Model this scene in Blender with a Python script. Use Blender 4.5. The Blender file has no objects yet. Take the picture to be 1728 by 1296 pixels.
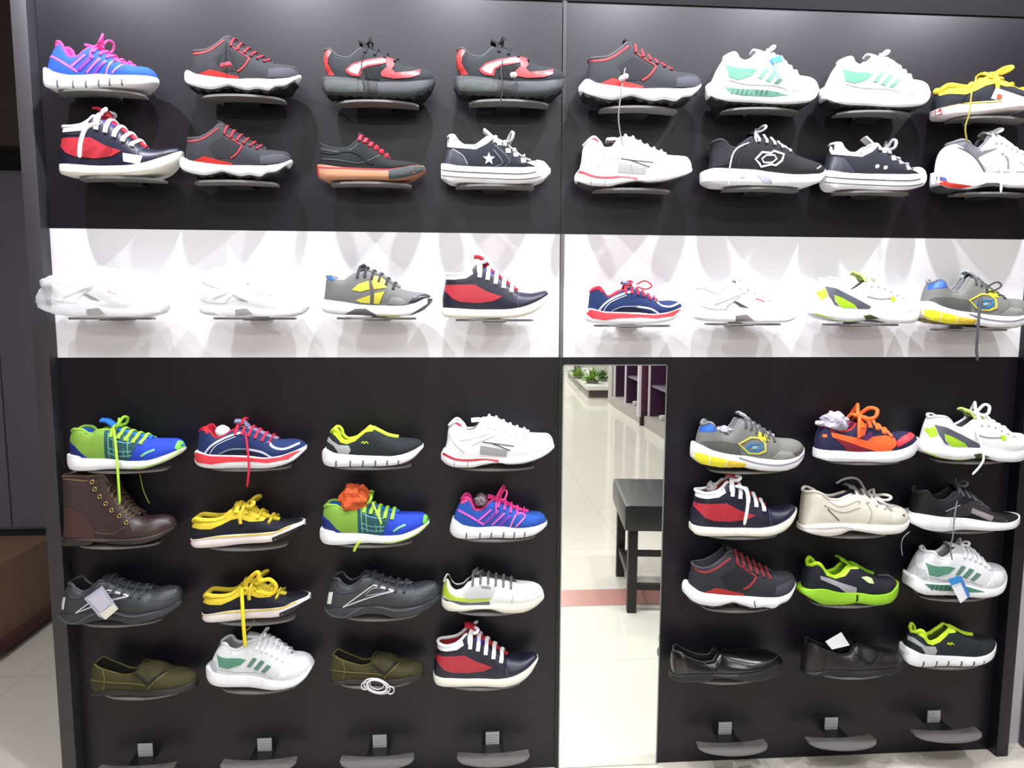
import bpy, bmesh, math, random
import numpy as np
from mathutils import Vector, Matrix
random.seed(4)
D = bpy.data
COL = bpy.context.scene.collection
SC = bpy.context.scene

# ------------------------------------------------------------------ camera
FPX = 1170.0
CP = np.array([-0.25651, -1.82379, 1.28289]); PIT, YAW, ROL = 0.10509, 0.06912, 0.00393
def cam_axes():
    cy, sy = math.cos(YAW), math.sin(YAW); cp, sp = math.cos(PIT), math.sin(PIT); cr, sr = math.cos(ROL), math.sin(ROL)
    f = np.array([sy*cp, cy*cp, -sp]); rt = np.array([cy, -sy, 0.]); up = np.cross(rt, f)
    return cr*rt+sr*up, -sr*rt+cr*up, f
RT, UP, FW = cam_axes()
cam = D.cameras.new('camera'); co = D.objects.new('camera', cam); COL.objects.link(co)
M = Matrix.Identity(4)
for i in range(3):
    M[i][0] = RT[i]; M[i][1] = UP[i]; M[i][2] = -FW[i]; M[i][3] = CP[i]
co.matrix_world = M
cam.sensor_width = 36.0; cam.lens = FPX/1728*36.0; cam.clip_start = 0.02; cam.clip_end = 100
SC.camera = co
def ray(px, py): return FW+(px-864)/FPX*RT-(py-648)/FPX*UP
def on_y(px, py, y):
    d = ray(px, py); t = (y-CP[1])/d[1]; return CP+d*t
def on_z(px, py, z=0.0):
    d = ray(px, py); t = (z-CP[2])/d[2]; return CP+d*t

# ------------------------------------------------------------------ light and exposure
W = D.worlds.new('room_air'); SC.world = W; W.use_nodes = True
W.node_tree.nodes['Background'].inputs[0].default_value = (0.80, 0.84, 1.0, 1)
W.node_tree.nodes['Background'].inputs[1].default_value = 0.22
vs = SC.view_settings; vs.view_transform = 'Standard'; vs.look = 'None'; vs.gamma = 1; vs.use_curve_mapping = False
vs.exposure = 0.0
CEIL = 2.95
SPOTS = [(-1.30, -0.44), (-0.78, -0.44), (-0.26, -0.44), (0.26, -0.44), (0.78, -0.44), (1.30, -0.44)]
SPOT_W = 50.0
def spot_light(x, y):
    l = D.lights.new('spotlight_lamp', 'SPOT'); l.energy = SPOT_W; l.spot_size = math.radians(134); l.spot_blend = 0.5
    l.shadow_soft_size = 0.016; l.color = (0.93, 0.95, 1.0)
    o = D.objects.new('spotlight_lamp', l); o.location = (x, y, 2.42)
    d = Vector((0, 0.40, -1.0)); o.rotation_euler = d.to_track_quat('-Z', 'Y').to_euler(); COL.objects.link(o); return o
PANEL_W = 30.0
def panel_light(x, y, sx, sy, w):
    l = D.lights.new('ceiling_panel_lamp', 'AREA'); l.shape = 'RECTANGLE'; l.size = sx; l.size_y = sy; l.energy = w
    l.color = (0.97, 0.98, 1.0)
    o = D.objects.new('ceiling_panel_lamp', l); o.location = (x, y, CEIL-0.03); COL.objects.link(o); return o
PANELS = [(-0.7, -2.0, 0.9), (0.9, -2.0, 0.9), (-0.9, -4.4, 1.2), (0.35, -4.4, 1.5), (0.35, -7.2, 3.0), (0.6, -10.2, 4.0), (0.9, -13.2, 4.5)]
for a in SPOTS: spot_light(*a)
for x, y, k in PANELS: panel_light(x, y, 1.15, 0.28, PANEL_W*k)

# ------------------------------------------------------------------ materials
def lin(c):
    c = c/255.0
    return c/12.92 if c <= 0.04045 else ((c+0.055)/1.055)**2.4
MATS = {}
def mat(rgb, rough=0.6, bump=0.0, bscale=400, metal=0.0, alpha=1.0, coat=0.0, emit=None, spec=0.5, mottled=0.0, name=None):
    key = (rgb, rough, bump, bscale, metal, alpha, coat, emit, spec, mottled, name)
    if key in MATS: return MATS[key]
    m = D.materials.new(name or 'finish_%d_%d_%d' % rgb); m.use_nodes = True
    nt = m.node_tree; b = nt.nodes['Principled BSDF']
    col = tuple(lin(v) for v in rgb)+(1,)
    b.inputs['Base Color'].default_value = col
    b.inputs['Roughness'].default_value = rough; b.inputs['Metallic'].default_value = metal
    b.inputs['Alpha'].default_value = alpha; b.inputs['Coat Weight'].default_value = coat
    b.inputs['Specular IOR Level'].default_value = spec
    if emit:
        b.inputs['Emission Color'].default_value = col; b.inputs['Emission Strength'].default_value = emit
    if bump or mottled:
        tc = nt.nodes.new('ShaderNodeTexCoord'); nz = nt.nodes.new('ShaderNodeTexNoise')
        nz.inputs['Scale'].default_value = bscale; nz.inputs['Detail'].default_value = 3
        nt.links.new(tc.outputs['Object'], nz.inputs['Vector'])
        if bump:
            bp = nt.nodes.new('ShaderNodeBump'); bp.inputs['Strength'].default_value = bump; bp.inputs['Distance'].default_value = 0.002
            nt.links.new(nz.outputs[0], bp.inputs['Height']); nt.links.new(bp.outputs[0], b.inputs['Normal'])
        if mottled:
            mx = nt.nodes.new('ShaderNodeMix'); mx.data_type = 'RGBA'
            mx.inputs[6].default_value = tuple(c*(1-mottled) for c in col[:3])+(1,)
            mx.inputs[7].default_value = tuple(min(1, c*(1+mottled)) for c in col[:3])+(1,)
            nt.links.new(nz.outputs[0], mx.inputs[0]); nt.links.new(mx.outputs[2], b.inputs['Base Color'])
    MATS[key] = m
    return m
FAB = lambda c: mat(c, 0.8, 0.35, 700, mottled=0.15, spec=0.3)
LEA = lambda c: mat(c, 0.42, 0.12, 260)
GLO = lambda c: mat(c, 0.28, 0.08, 120)
RUB = lambda c: mat(c, 0.55, 0.1, 300)

# ------------------------------------------------------------------ helpers
def link(name, me, m, parent=None):
    o = D.objects.new(name, me); COL.objects.link(o)
    if m is not None: me.materials.append(m)
    if parent is not None: o.parent = parent
    return o
def obj(name, bm, m, parent=None, smooth=True, ang=40):
    bmesh.ops.recalc_face_normals(bm, faces=bm.faces[:])
    me = D.meshes.new(name); bm.to_mesh(me); bm.free()
    if smooth:
        for p in me.polygons: p.use_smooth = True
        try: me.set_sharp_from_angle(angle=math.radians(ang))
        except Exception: pass
    return link(name, me, m, parent)
def tag(o, label=None, cat=None, group=None, kind=None):
    if label: o['label'] = label
    if cat: o['category'] = cat
    if group: o['group'] = group
    if kind: o['kind'] = kind
    return o
def empty(name, loc=(0, 0, 0), rz=0.0):
    o = D.objects.new(name, None); o.location = loc; o.rotation_euler = (0, 0, rz); o.empty_display_size = 0.05
    COL.objects.link(o); return o
def copy_tree(o, parent=None):
    c = o.copy(); COL.objects.link(c)
    if parent is not None: c.parent = parent
    for ch in list(o.children): copy_tree(ch, c)
    return c
def add_box(bm, x0, x1, y0, y1, z0, z1, bev=0.0):
    r = bmesh.ops.create_cube(bm, size=1.0); vv = r['verts']
    for v in vv:
        v.co = Vector(((x0+x1)/2+v.co.x*(x1-x0), (y0+y1)/2+v.co.y*(y1-y0), (z0+z1)/2+v.co.z*(z1-z0)))
    if bev > 0:
        es = list({e for v in vv for e in v.link_edges})
        bmesh.ops.bevel(bm, geom=es, offset=bev, segments=2, profile=0.7, affect='EDGES')
def box(name, x0, x1, y0, y1, z0, z1, m, parent=None, bev=0.0):
    bm = bmesh.new(); add_box(bm, x0, x1, y0, y1, z0, z1, bev); return obj(name, bm, m, parent, smooth=bev > 0)
def catmull(pts, n=6, closed=False):
    P = [Vector(p) for p in pts]; out = []
    N = len(P); rng = range(N if closed else N-1)
    for i in rng:
        if closed: a, b, c, d = P[(i-1) % N], P[i], P[(i+1) % N], P[(i+2) % N]
        else: a, b, c, d = P[max(i-1, 0)], P[i], P[i+1], P[min(i+2, N-1)]
        for k in range(n):
            t = k/n
            out.append(0.5*((2*b)+(c-a)*t+(2*a-5*b+4*c-d)*t*t+(3*b-a-3*c+d)*t**3))
    if not closed: out.append(P[-1])
    return out
def add_tube(bm, pts, r, seg=8, closed=False, flat=1.0, taper=False, flat_axis=None):
    pts = [Vector(p) for p in pts]; n = len(pts); rings = []
    prev = None
    for i in range(n):
        if closed: t = pts[(i+1) % n]-pts[(i-1) % n]
        else: t = pts[min(i+1, n-1)]-pts[max(i-1, 0)]
        if t.length < 1e-9: t = Vector((1, 0, 0))
        t.normalize()
        ref = prev if prev is not None else (Vector((0, 1, 0)) if abs(t.y) < 0.8 else Vector((1, 0, 0)))
        a = ref-t*ref.dot(t)
        if a.length < 1e-6: a = t.orthogonal()
        a.normalize(); b = t.cross(a); prev = a
        rr = r if not hasattr(r, '__len__') else r[i]
        if taper and i in (0, n-1) and not closed: rr *= 0.5
        rings.append([bm.verts.new(pts[i]+a*(math.cos(2*math.pi*k/seg)*rr*flat)+b*(math.sin(2*math.pi*k/seg)*rr)) for k in range(seg)])
    for i in range(n if closed else n-1):
        A, B = rings[i], rings[(i+1) % n]
        off = 0
        if closed and i == n-1:
            off = min(range(seg), key=lambda q: (A[0].co-B[q].co).length)
        for k in range(seg):
            try: bm.faces.new((A[k], A[(k+1) % seg], B[(k+1+off) % seg], B[(k+off) % seg]))
            except ValueError: pass
    if not closed:
        bm.faces.new(rings[0][::-1]); bm.faces.new(rings[-1])
def tube(name, pts, r, m, parent=None, **kw):
    bm = bmesh.new(); add_tube(bm, pts, r, **kw); return obj(name, bm, m, parent)
def pchip(xs, ys):
    xs = np.array(xs, float); ys = np.array(ys, float); n = len(xs)
    h = np.diff(xs); d = np.diff(ys)/h; m = np.zeros(n)
    for i in range(1, n-1):
        if d[i-1]*d[i] > 0:
            w1 = 2*h[i]+h[i-1]; w2 = h[i]+2*h[i-1]; m[i] = (w1+w2)/(w1/d[i-1]+w2/d[i])
    m[0] = d[0]; m[-1] = d[-1]
    def f0(x):
        x = min(max(x, xs[0]), xs[-1]); i = min(max(int(np.searchsorted(xs, x)-1), 0), n-2)
        t = (x-xs[i])/h[i]
        return float((2*t**3-3*t*t+1)*ys[i]+(t**3-2*t*t+t)*h[i]*m[i]+(-2*t**3+3*t*t)*ys[i+1]+(t**3-t*t)*h[i]*m[i+1])
    a0, a1, NN = float(xs[0]), float(xs[-1]), 400
    tab = [f0(a0+(a1-a0)*k/NN) for k in range(NN+1)]; sc = NN/(a1-a0)
    def f(x):
        q = (x-a0)*sc
        if q <= 0: return tab[0]
        if q >= NN: return tab[NN]
        k = int(q); return tab[k]+(tab[k+1]-tab[k])*(q-k)
    return f
def mono(pts, key=0):
    out = [];
    for p in pts:
        if not out or p[key] > out[-1][key]+1e-4: out.append(p)
    return out

# ------------------------------------------------------------------ the shoe builder
PLAN = pchip([0, .12, .40, .70, .86, 1.0], [.116, .120, .126, .168, .158, .115])
RIMF = pchip([0, .1, .5, 1], [1.0, 1.0, .9, .55])
WN = .172                                      # half width at which the sole meets the eye
L0 = 0.290                                     # a shoe's built length in metres
class Shoe:
    """side profiles measured in a picture; widths, opening, lining, sole and laces are worked out around them"""
    def __init__(s, d):
        s.d = d; xh, xt, yb = d['ref']; s.S = 1.0/(xt-xh); s.xh0 = xh; s.yb = yb
        s.tan = math.tan(d.get('el', 0.0))
        P = s.P
        s.wid = d.get('wid', 1.0)
        heel = mono(sorted([(P(p)[1]-WN*.85*s.tan, P(p)[0]) for p in d['heel']]))
        s.heelf = pchip([h[0] for h in heel], [h[1] for h in heel])
        pe = lambda p: (P(p)[0], P(p)[1]-(WN-s.Ws(P(p)[0]))*s.tan)
        fe = mono([pe(p) for p in d['feather']]); s.F = pchip([0]+[p[0] for p in fe[1:-1]]+[1.0], [p[1] for p in fe])
        bo = mono([pe(p) for p in d['bot']]); s.B = pchip([0]+[p[0] for p in bo[1:-1]]+[1.0], [p[1] for p in bo])
        tp = [P(p) for p in d['top']]; s.xT = min(0.998, tp[-1][0])
        s.thr = (d['thr']-xh)*s.S; s.low = (d['low']-xh)*s.S if d.get('low') else s.thr+0.02
        s.rc = d.get('collar', 0.088)
        s.minB = min(s.B(k/100) for k in range(4, 97))
        # true height of the rim: the near rim is set back from the sole edge
        q = []
        for x, v in tp:
            u = s.u_of(x, v-WN*.6*s.tan)
            q.append((u, v-(WN-s.r(u))*s.tan))
        q = mono(q); q[0] = (0.0, q[0][1]); q[-1] = (1.0, q[-1][1])
        s.T0 = pchip([a for a, b in q], [b for a, b in q])
    def P(s, p): return ((p[0]-s.xh0)*s.S, (s.yb-p[1])*s.S)
    def u_of(s, x, z):
        xh = s.heelf(z); return min(max((x-xh)/(s.xT-xh), 0), 1)
    def plan(s, u):
        f = PLAN(u)*s.wid
        if u < .13: f *= (max(0, 1-(1-u/.13)**2.3))**(1/2.3)
        if u > .74: f *= (max(0, 1-((u-.74)/.26)**2.3))**(1/2.3)
        return f
    def Ws(s, x): return s.plan(min(max(x, 0), 1))*1.05+0.003
    def Wu(s, u): return s.plan(u)*0.985
    def r(s, u):
        if u <= s.thr:
            f = RIMF(u/s.thr)*s.rc
        elif u < s.low: f = s.rc*(.55-.35*(u-s.thr)/(s.low-s.thr))
        else: f = s.rc*.20*max(0, 1-(u-s.low)/.03)
        return min(f, s.Wu(u)*.80)
    def T(s, u):
        xa = s.heelf(0.3)+(s.xT-s.heelf(0.3))*u
        return max(s.T0(u), s.F(min(max(xa, 0), 1))+0.012*(1-u**20))
    def Y(s, u, t):
        r = s.r(u); w = s.Wu(u); p = 2.3 if u > s.low else 2.8
        b = 0.95+0.05*math.sin(min(1, t*3)*math.pi/2)
        return r+(w*b-r)*max(0, 1-t**p)**(1/p)
    def xz(s, u, t):
        z = 0.25
        for _ in range(4):
            x = s.heelf(z); x = x+(s.xT-x)*u
            F = s.F(x); z = F+t*(s.T(u)-F)
        return x, z
    def on_upper(s, x, v, off=0.0):
        z = v
        for _ in range(3):
            u = s.u_of(x, z); F = s.F(x); T = s.T(u)
            if T-F < 1e-4: t = 0; break
            if abs(s.tan) < 1e-4: t = min(max((z-F)/(T-F), 0), 1)
            else:
                a, b = 0.0, 1.0
                for _k in range(14):
                    t = (a+b)/2
                    if F+t*(T-F)+(WN-s.Y(u, t))*s.tan < v: a = t
                    else: b = t
                t = (a+b)/2
            z = F+t*(T-F)
        u = s.u_of(x, z)
        xs = s.heelf(z)+(s.xT-s.heelf(z))*u
        e = 1e-3; t2 = min(1, t+.02)
        y = s.Y(u, t)
        # normal offset: sideways low down, upwards near the crest
        up = max(0, t-.75)/.25
        return Vector((xs, -(y+off*(1-up*.5)), z+off*up))*L0
    def on_sole(s, x, v, off=0.0):
        x = min(max(x, 0.002), .998); F, B = s.F(x), s.B(x); v = v-(WN-s.Ws(x))*s.tan
        z = min(max(v, B+0.001), F+0.002)
        return Vector((x, -(s.soleY(x, (z-B)/max(F-B, 1e-4))+off), z))*L0
    def soleY(s, x, k):
        k = min(max(k, 0), 1)
        return s.Ws(x)*(0.955+0.05*math.sin(math.pi*min(1, k*.9+.12)))-(0.012*(1-k/.18) if k < .18 else 0)*min(1, s.Ws(x)/.06)
    # ---- meshes
    def upper(s, root):
        NU, NT = 60, 15; bm = bmesh.new(); rows = []
        for side in (-1, 1):
            g = []
            for i in range(NU+1):
                u = i/NU; u = 0.5*(1-math.cos(math.pi*u))*.6+u*.4
                row = []
                for j in range(NT+1):
                    t = j/NT; t = math.sin(t*math.pi/2)**1.0
                    x, z = s.xz(u, t); row.append(bm.verts.new(Vector((x, side*s.Y(u, t), z))*L0))
                g.append(row)
            rows.append(g)
        for g in rows:
            for i in range(NU):
                for j in range(NT):
                    bm.faces.new((g[i][j], g[i+1][j], g[i+1][j+1], g[i][j+1]))
        bmesh.ops.remove_doubles(bm, verts=bm.verts[:], dist=0.0002)
        return obj('upper', bm, s.d['um'], root, ang=60)
    def sole(s, root):
        NU = 72; bm = bmesh.new(); rings = []
        ks = [0, .08, .2, .4, .6, .8, 1.0]
        for i in range(NU+1):
            a = i/NU; x = 0.5*(1-math.cos(math.pi*a))*.7+a*.3; x = min(max(x, .0015), .9985)
            F, B = s.F(x), s.B(x); B = min(B, F-0.004)
            side = [(s.soleY(x, k), B+(F-B)*k) for k in ks]
            inner = s.Ws(x)*.86; top = F+0.004
            pts = [(0, B)]+[(y, z) for y, z in side]+[(inner, top), (0, top)]
            ring = [bm.verts.new(Vector((x, -y, z))*L0) for y, z in pts]
            ring += [bm.verts.new(Vector((x, y, z))*L0) for y, z in pts[1:-1]][::-1]
            rings.append(ring)
        n = len(rings[0])
        for i in range(NU):
            for k in range(n):
                bm.faces.new((rings[i][k], rings[i+1][k], rings[i+1][(k+1) % n], rings[i][(k+1) % n]))
        bm.faces.new(rings[0]); bm.faces.new(rings[-1][::-1])
        o = obj('sole', bm, s.d['sm'], root, ang=50)
        if s.d.get('outsole'):
            mo, th = s.d['outsole']; bm = bmesh.new(); rings = []
            for i in range(NU+1):
                x = min(max(i/NU, .02), .965); B = s.B(x); w = s.soleY(x, 0.02)*.96
                lug = th*(1 if (i//3) % 2 else .55)
                pts = [(-w, B+.004), (-w*.95, B-lug), (w*.95, B-lug), (w, B+.004)]
                rings.append([bm.verts.new(Vector((x, y, z))*L0) for y, z in pts])
            for i in range(NU):
                if (rings[i+1][0].co-rings[i][0].co).length < 1e-6: continue
                for k in range(4):
                    bm.faces.new((rings[i][k], rings[i+1][k], rings[i+1][(k+1) % 4], rings[i][(k+1) % 4]))
            obj('outsole', bm, mo, root, smooth=False)
        return o
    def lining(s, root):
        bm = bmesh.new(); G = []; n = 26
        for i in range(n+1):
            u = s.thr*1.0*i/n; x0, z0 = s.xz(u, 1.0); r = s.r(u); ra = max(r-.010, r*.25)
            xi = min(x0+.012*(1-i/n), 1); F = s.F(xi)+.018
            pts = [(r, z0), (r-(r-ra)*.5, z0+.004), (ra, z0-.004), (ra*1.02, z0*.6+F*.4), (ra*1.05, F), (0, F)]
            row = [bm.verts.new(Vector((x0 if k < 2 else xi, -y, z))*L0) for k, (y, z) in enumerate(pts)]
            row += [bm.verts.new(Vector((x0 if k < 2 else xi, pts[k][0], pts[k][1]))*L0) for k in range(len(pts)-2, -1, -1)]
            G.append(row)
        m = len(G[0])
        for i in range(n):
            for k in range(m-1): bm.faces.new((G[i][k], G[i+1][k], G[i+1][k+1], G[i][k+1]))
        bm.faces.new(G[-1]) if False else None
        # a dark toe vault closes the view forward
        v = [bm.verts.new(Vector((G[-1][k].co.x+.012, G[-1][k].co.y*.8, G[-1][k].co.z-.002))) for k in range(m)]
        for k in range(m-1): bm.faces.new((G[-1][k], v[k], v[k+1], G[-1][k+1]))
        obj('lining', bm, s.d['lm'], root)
    def collar(s, root):
        m, rad = s.d['cm']; bm = bmesh.new(); near = []
        n = 30
        for i in range(n, -1, -1):
            u = s.thr*.985*i/n; x, z = s.xz(u, 1.0); near.append((x, -max(s.r(u), .0), z+rad*.25))
        far = [(x, -y, z) for x, y, z in near[::-1]][1:]
        pts = [Vector(p)*L0 for p in near+far]
        add_tube(bm, pts, rad*L0, seg=8, taper=True); obj('collar', bm, m, root)
    def tongue(s, root):
        d = s.d; bm = bmesh.new(); hw = s.rc*.62
        pr = []
        if d.get('tongue'):
            for p in d['tongue']:
                x, v = s.P(p); pr.append((x, v-WN*s.tan))
        pts = []
        n = 10
        u0 = s.thr-.01 if pr else s.thr-.05
        for i in range(n+1):
            u = u0+(s.low+.01-u0)*i/n; x, z = s.xz(u, 1.0); pts.append((x, z+(.010 if i else 0), s.r(u)+.006 if u >= s.thr else hw))
        pts = [(x, z, hw*.95) for x, z in pr]+pts[(1 if pr else 0):]
        th = .016; rows = []
        for i, (x, z, h) in enumerate(pts):
            a = pts[max(i-1, 0)]; b = pts[min(i+1, len(pts)-1)]
            tx, tz = b[0]-a[0], b[1]-a[1]; l = math.hypot(tx, tz) or 1; nx, nz = -tz/l, tx/l
            if nz < 0 and i > len(pr): nx, nz = -nx, -nz
            row = []
            for k in range(9):
                c = -1+k/4; arch = .016*(1-c*c); row.append(bm.verts.new(Vector((x+nx*arch, c*h, z+nz*arch))*L0))
            for k in range(8, -1, -1):
                c = -1+k/4; arch = .016*(1-c*c)-th; row.append(bm.verts.new(Vector((x+nx*arch, c*h*.96, z+nz*arch))*L0))
            rows.append(row)
        m = 18
        for i in range(len(rows)-1):
            for k in range(m): bm.faces.new((rows[i][k], rows[i+1][k], rows[i+1][(k+1) % m], rows[i][(k+1) % m]))
        bm.faces.new(rows[0]); bm.faces.new(rows[-1][::-1])
        obj('tongue', bm, d.get('tm', d['um']), root)
    def laces(s, root):
        d = s.d; L = d.get('laces')
        if not L: return
        m, n, rad = L['m'], L.get('n', 5), L.get('r', .012)
        bm = bmesh.new(); drop = L.get('drop', .8)
        for i in range(n):
            u = s.thr+(s.low-s.thr)*(i+.5)/n; sk = L.get('skew', .012)
            pts = []
            for k in range(13):
                a = -1+k/6
                if abs(a) > .66:
                    t = 1-(abs(a)-.66)/.34*(1-drop); x, z = s.xz(u+sk*a, t); y = s.Y(u, t)+.007
                    pts.append((x, math.copysign(y, a), z+.006*t))
                else:
                    x, z = s.xz(u+sk*a, 1.0); rr = (s.r(u)+.012)*(a/.66)
                    pts.append((x, rr, z+.016+.022*(1-(a/.66)**2)))
            add_tube(bm, [Vector(p)*L0 for p in pts], rad*L0, seg=7, flat=.6)
        if L.get('bow', 1):
            u = s.thr+(s.low-s.thr)*L.get('bu', .12); x, z = s.xz(u, 1.0); z += .045; B = L.get('bs', .10)
            bmesh.ops.create_icosphere(bm, subdivisions=2, radius=rad*1.5*L0, matrix=Matrix.Translation(Vector((x, 0, z))*L0))
            for sd in (-1, 1):
                up = L.get('up', .5)
                lp = [(0, 0, 0), (.30, .55, up*.9), (.55, 1.0, up*.8), (.35, 1.15, up*.1), (.05, .8, -.1), (-.05, .3, 0)]
                if sd > 0: lp = [(a*1.0-.1, b, c*1.05) for a, b, c in lp]
                pts = catmull([Vector((x+a*B, sd*b*B, z+c*B))*L0 for a, b, c in lp], 5, closed=True)
                add_tube(bm, pts, rad*L0*.85, seg=6, closed=True)
                e = [(0, 0, 0), (-.25, .5, -.05), (-.45, 1.0, -.7), (-.42, 1.2, -1.25)]
                add_tube(bm, catmull([Vector((x+a*B, sd*min(b*B, .13), z+c*B))*L0 for a, b, c in e], 5), rad*L0*.8, seg=6)
        obj('shoelace', bm, m, root)
    def patch(s, name, m, pts, surf='U', off=.004, root=None, step=.016):
        polys = pts if isinstance(pts[0], list) else [pts]
        bm = bmesh.new(); q = []
        for pl_ in polys:
            qq = [s.P(p) for p in pl_]; q += qq
            try: bm.faces.new([bm.verts.new((x, z, 0)) for x, z in qq])
            except ValueError: pass
        if len(polys) > 1: bmesh.ops.remove_doubles(bm, verts=bm.verts[:], dist=1e-5)
        bmesh.ops.triangulate(bm, faces=bm.faces[:], ngon_method='EAR_CLIP')
        xs = [p[0] for p in q]; zs = [p[1] for p in q]
        for a, lo, hi, no in ((0, min(xs), max(xs), (1, 0, 0)), (1, min(zs), max(zs), (0, 1, 0))):
            st = step if surf == 'U' or a == 0 else .03
            k = math.ceil(lo/st)*st
            while k < hi:
                c = [0, 0, 0]; c[a] = k
                bmesh.ops.bisect_plane(bm, geom=bm.verts[:]+bm.edges[:]+bm.faces[:], plane_co=c, plane_no=no, dist=1e-6); k += st
        fn = s.on_upper if surf == 'U' else s.on_sole
        be = [e for e in bm.edges if len(e.link_faces) == 1]; bv = {v for e in be for v in e.verts}
        base = {v: (v.co.x, v.co.y) for v in bm.verts}
        inner = {v: bm.verts.new(fn(base[v][0], base[v][1], -.004)) for v in bv}
        for v, (x, z) in base.items(): v.co = fn(x, z, off)
        for e in be:
            a, b = e.verts
            try: bm.faces.new((a, b, inner[b], inner[a]))
            except ValueError: pass
        return obj(name, bm, m, root, ang=50)
    def stroke(s, name, m, pts, w, surf='U', off=.005, root=None, closed=False):
        P = [Vector((p[0], p[1], 0)) for p in pts]
        if len(P) > 2 and not closed: P = catmull(P, 4)
        n = len(P); Lp, Rp = [], []
        for i in range(n):
            if closed: t = P[(i+1) % n]-P[(i-1) % n]
            else: t = P[min(i+1, n-1)]-P[max(i-1, 0)]
            t.normalize(); nn = Vector((-t.y, t.x, 0))*w/2; Lp.append(P[i]+nn); Rp.append(P[i]-nn)
        segs = [[(p.x, p.y) for p in (Lp[i], Lp[(i+1) % n], Rp[(i+1) % n], Rp[i])] for i in range(n if closed else n-1)]
        return s.patch(name, m, segs, surf, off, root)
    def build(s):
        d = s.d; root = empty(d['name'])
        up_o = s.upper(root); so_o = s.sole(root); s.lining(root)
        if d.get('cm'): s.collar(root)
        if d.get('tongue') or d.get('laces'): s.tongue(root)
        s.laces(root)
        k = 0
        for it in d.get('art', []):
            nm, m, pts = it[0], it[1], it[2]; opt = it[3] if len(it) > 3 else {}
            surf = opt.get('on', 'U'); off = opt.get('off', .0035+.0007*(k % 4)); k += 1
            par = so_o if surf == 'S' else root
            if 'w' in opt:
                if opt.get('closed') == 2:
                    s.stroke(nm, m, pts, opt['w'], surf, off, par, closed=True)
                elif opt.get('closed'):
                    c = pts; bigger = opt['w']/2
                    # closed outline = outer ring minus inner ring joined by a seam
                    cx = sum(p[0] for p in c)/len(c); cy = sum(p[1] for p in c)/len(c)
                    def sc(p, e):
                        l = math.hypot(p[0]-cx, p[1]-cy); return (p[0]+(p[0]-cx)/l*e, p[1]+(p[1]-cy)/l*e)
                    o_ = [sc(p, bigger) for p in c]; i_ = [sc(p, -bigger) for p in c]
                    h = len(c)//2
                    s.patch(nm, m, o_[:h+1]+i_[:h+1][::-1], surf, off, par)
                    s.patch(nm, m, o_[h:]+[o_[0]]+[i_[0]]+i_[h:][::-1], surf, off, par)
                else: s.stroke(nm, m, pts, opt['w'], surf, off, par)
            else: s.patch(nm, m, pts, surf, off, par)
        if d.get('eyelets'):
            m, lst, rad = d['eyelets']
            for p in lst:
                x, v = s.P(p); c = s.on_upper(x, v, .006)
                pts = [c+Vector((math.cos(a)*rad, 0, math.sin(a)*rad))*L0 for a in [2*math.pi*i/12 for i in range(12)]]
                bm = bmesh.new(); add_tube(bm, pts, rad*.4*L0, seg=6, closed=True); obj('eyelet', bm, m, up_o)
        return root

# ------------------------------------------------------------------ shoe designs (profiles read off enlarged crops)
WH = (226, 226, 230); OFFW = (222, 219, 208); DK = (30, 31, 35)
def el(y): return math.atan((y-537)/FPX)
DES = {}
def design(key, **k):
    k['el'] = el(k.pop('row')); DES[key] = k

design('purple', name='running_shoe', row=870, ref=(962, 1620, 930), um=FAB((34, 76, 160)), sm=RUB(WH), lm=FAB((200, 40, 120)),
  cm=(FAB((215, 62, 130)), .014), thr=1235, low=1480,
  top=[(1045, 655), (1075, 648), (1105, 690), (1140, 735), (1180, 728), (1220, 690), (1260, 665), (1340, 695), (1420, 735), (1480, 752), (1560, 752), (1600, 772), (1618, 815)],
  heel=[(985, 805), (1000, 745), (1025, 690), (1045, 655)],
  feather=[(962, 850), (985, 802), (1060, 840), (1150, 855), (1300, 852), (1420, 866), (1520, 856), (1580, 838), (1620, 815)],
  bot=[(962, 872), (985, 908), (1020, 924), (1100, 930), (1300, 928), (1450, 926), (1520, 912), (1580, 880), (1620, 838)],
  tongue=[(1215, 632), (1250, 640), (1275, 655)], tm=FAB((225, 60, 140)),
  laces=dict(m=FAB((240, 70, 150)), n=5, bs=.11, up=.8),
  art=[('side_stripe', LEA((225, 90, 190)), [(1018, 728), (1100, 775), (1190, 832)], dict(w=13)),
       ('side_stripe', LEA((110, 50, 160)), [(1140, 800), (1225, 722), (1245, 735), (1160, 812)]), ('side_stripe', LEA((235, 110, 190)), [(1150, 806), (1238, 730)], dict(w=7)),
       ('side_stripe', LEA((110, 50, 160)), [(1185, 818), (1275, 730), (1295, 745), (1205, 828)]), ('side_stripe', LEA((235, 110, 190)), [(1196, 823), (1287, 738)], dict(w=7)),
       ('side_stripe', LEA((110, 50, 160)), [(1230, 832), (1315, 748), (1335, 762), (1252, 840)]), ('side_stripe', LEA((235, 110, 190)), [(1242, 836), (1327, 755)], dict(w=7)),
       ('side_stripe', LEA((110, 50, 160)), [(1278, 842), (1352, 768), (1372, 778), (1298, 848)]), ('side_stripe', LEA((235, 110, 190)), [(1288, 845), (1363, 773)], dict(w=7)),
       ('eyelet_stripe', LEA((240, 110, 180)), [(1362, 852), (1405, 765), (1465, 772), (1400, 850)], dict(w=9)),
       ('heel_tab', FAB((235, 70, 140)), [(1040, 650), (1085, 645), (1082, 672), (1035, 690)]),
       ]+[('sole_groove', RUB((96, 96, 108)), [(x, 885), (x-4, 934)], dict(w=9, on='S')) for x in (1075, 1165, 1240, 1320, 1390, 1460)])

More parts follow.
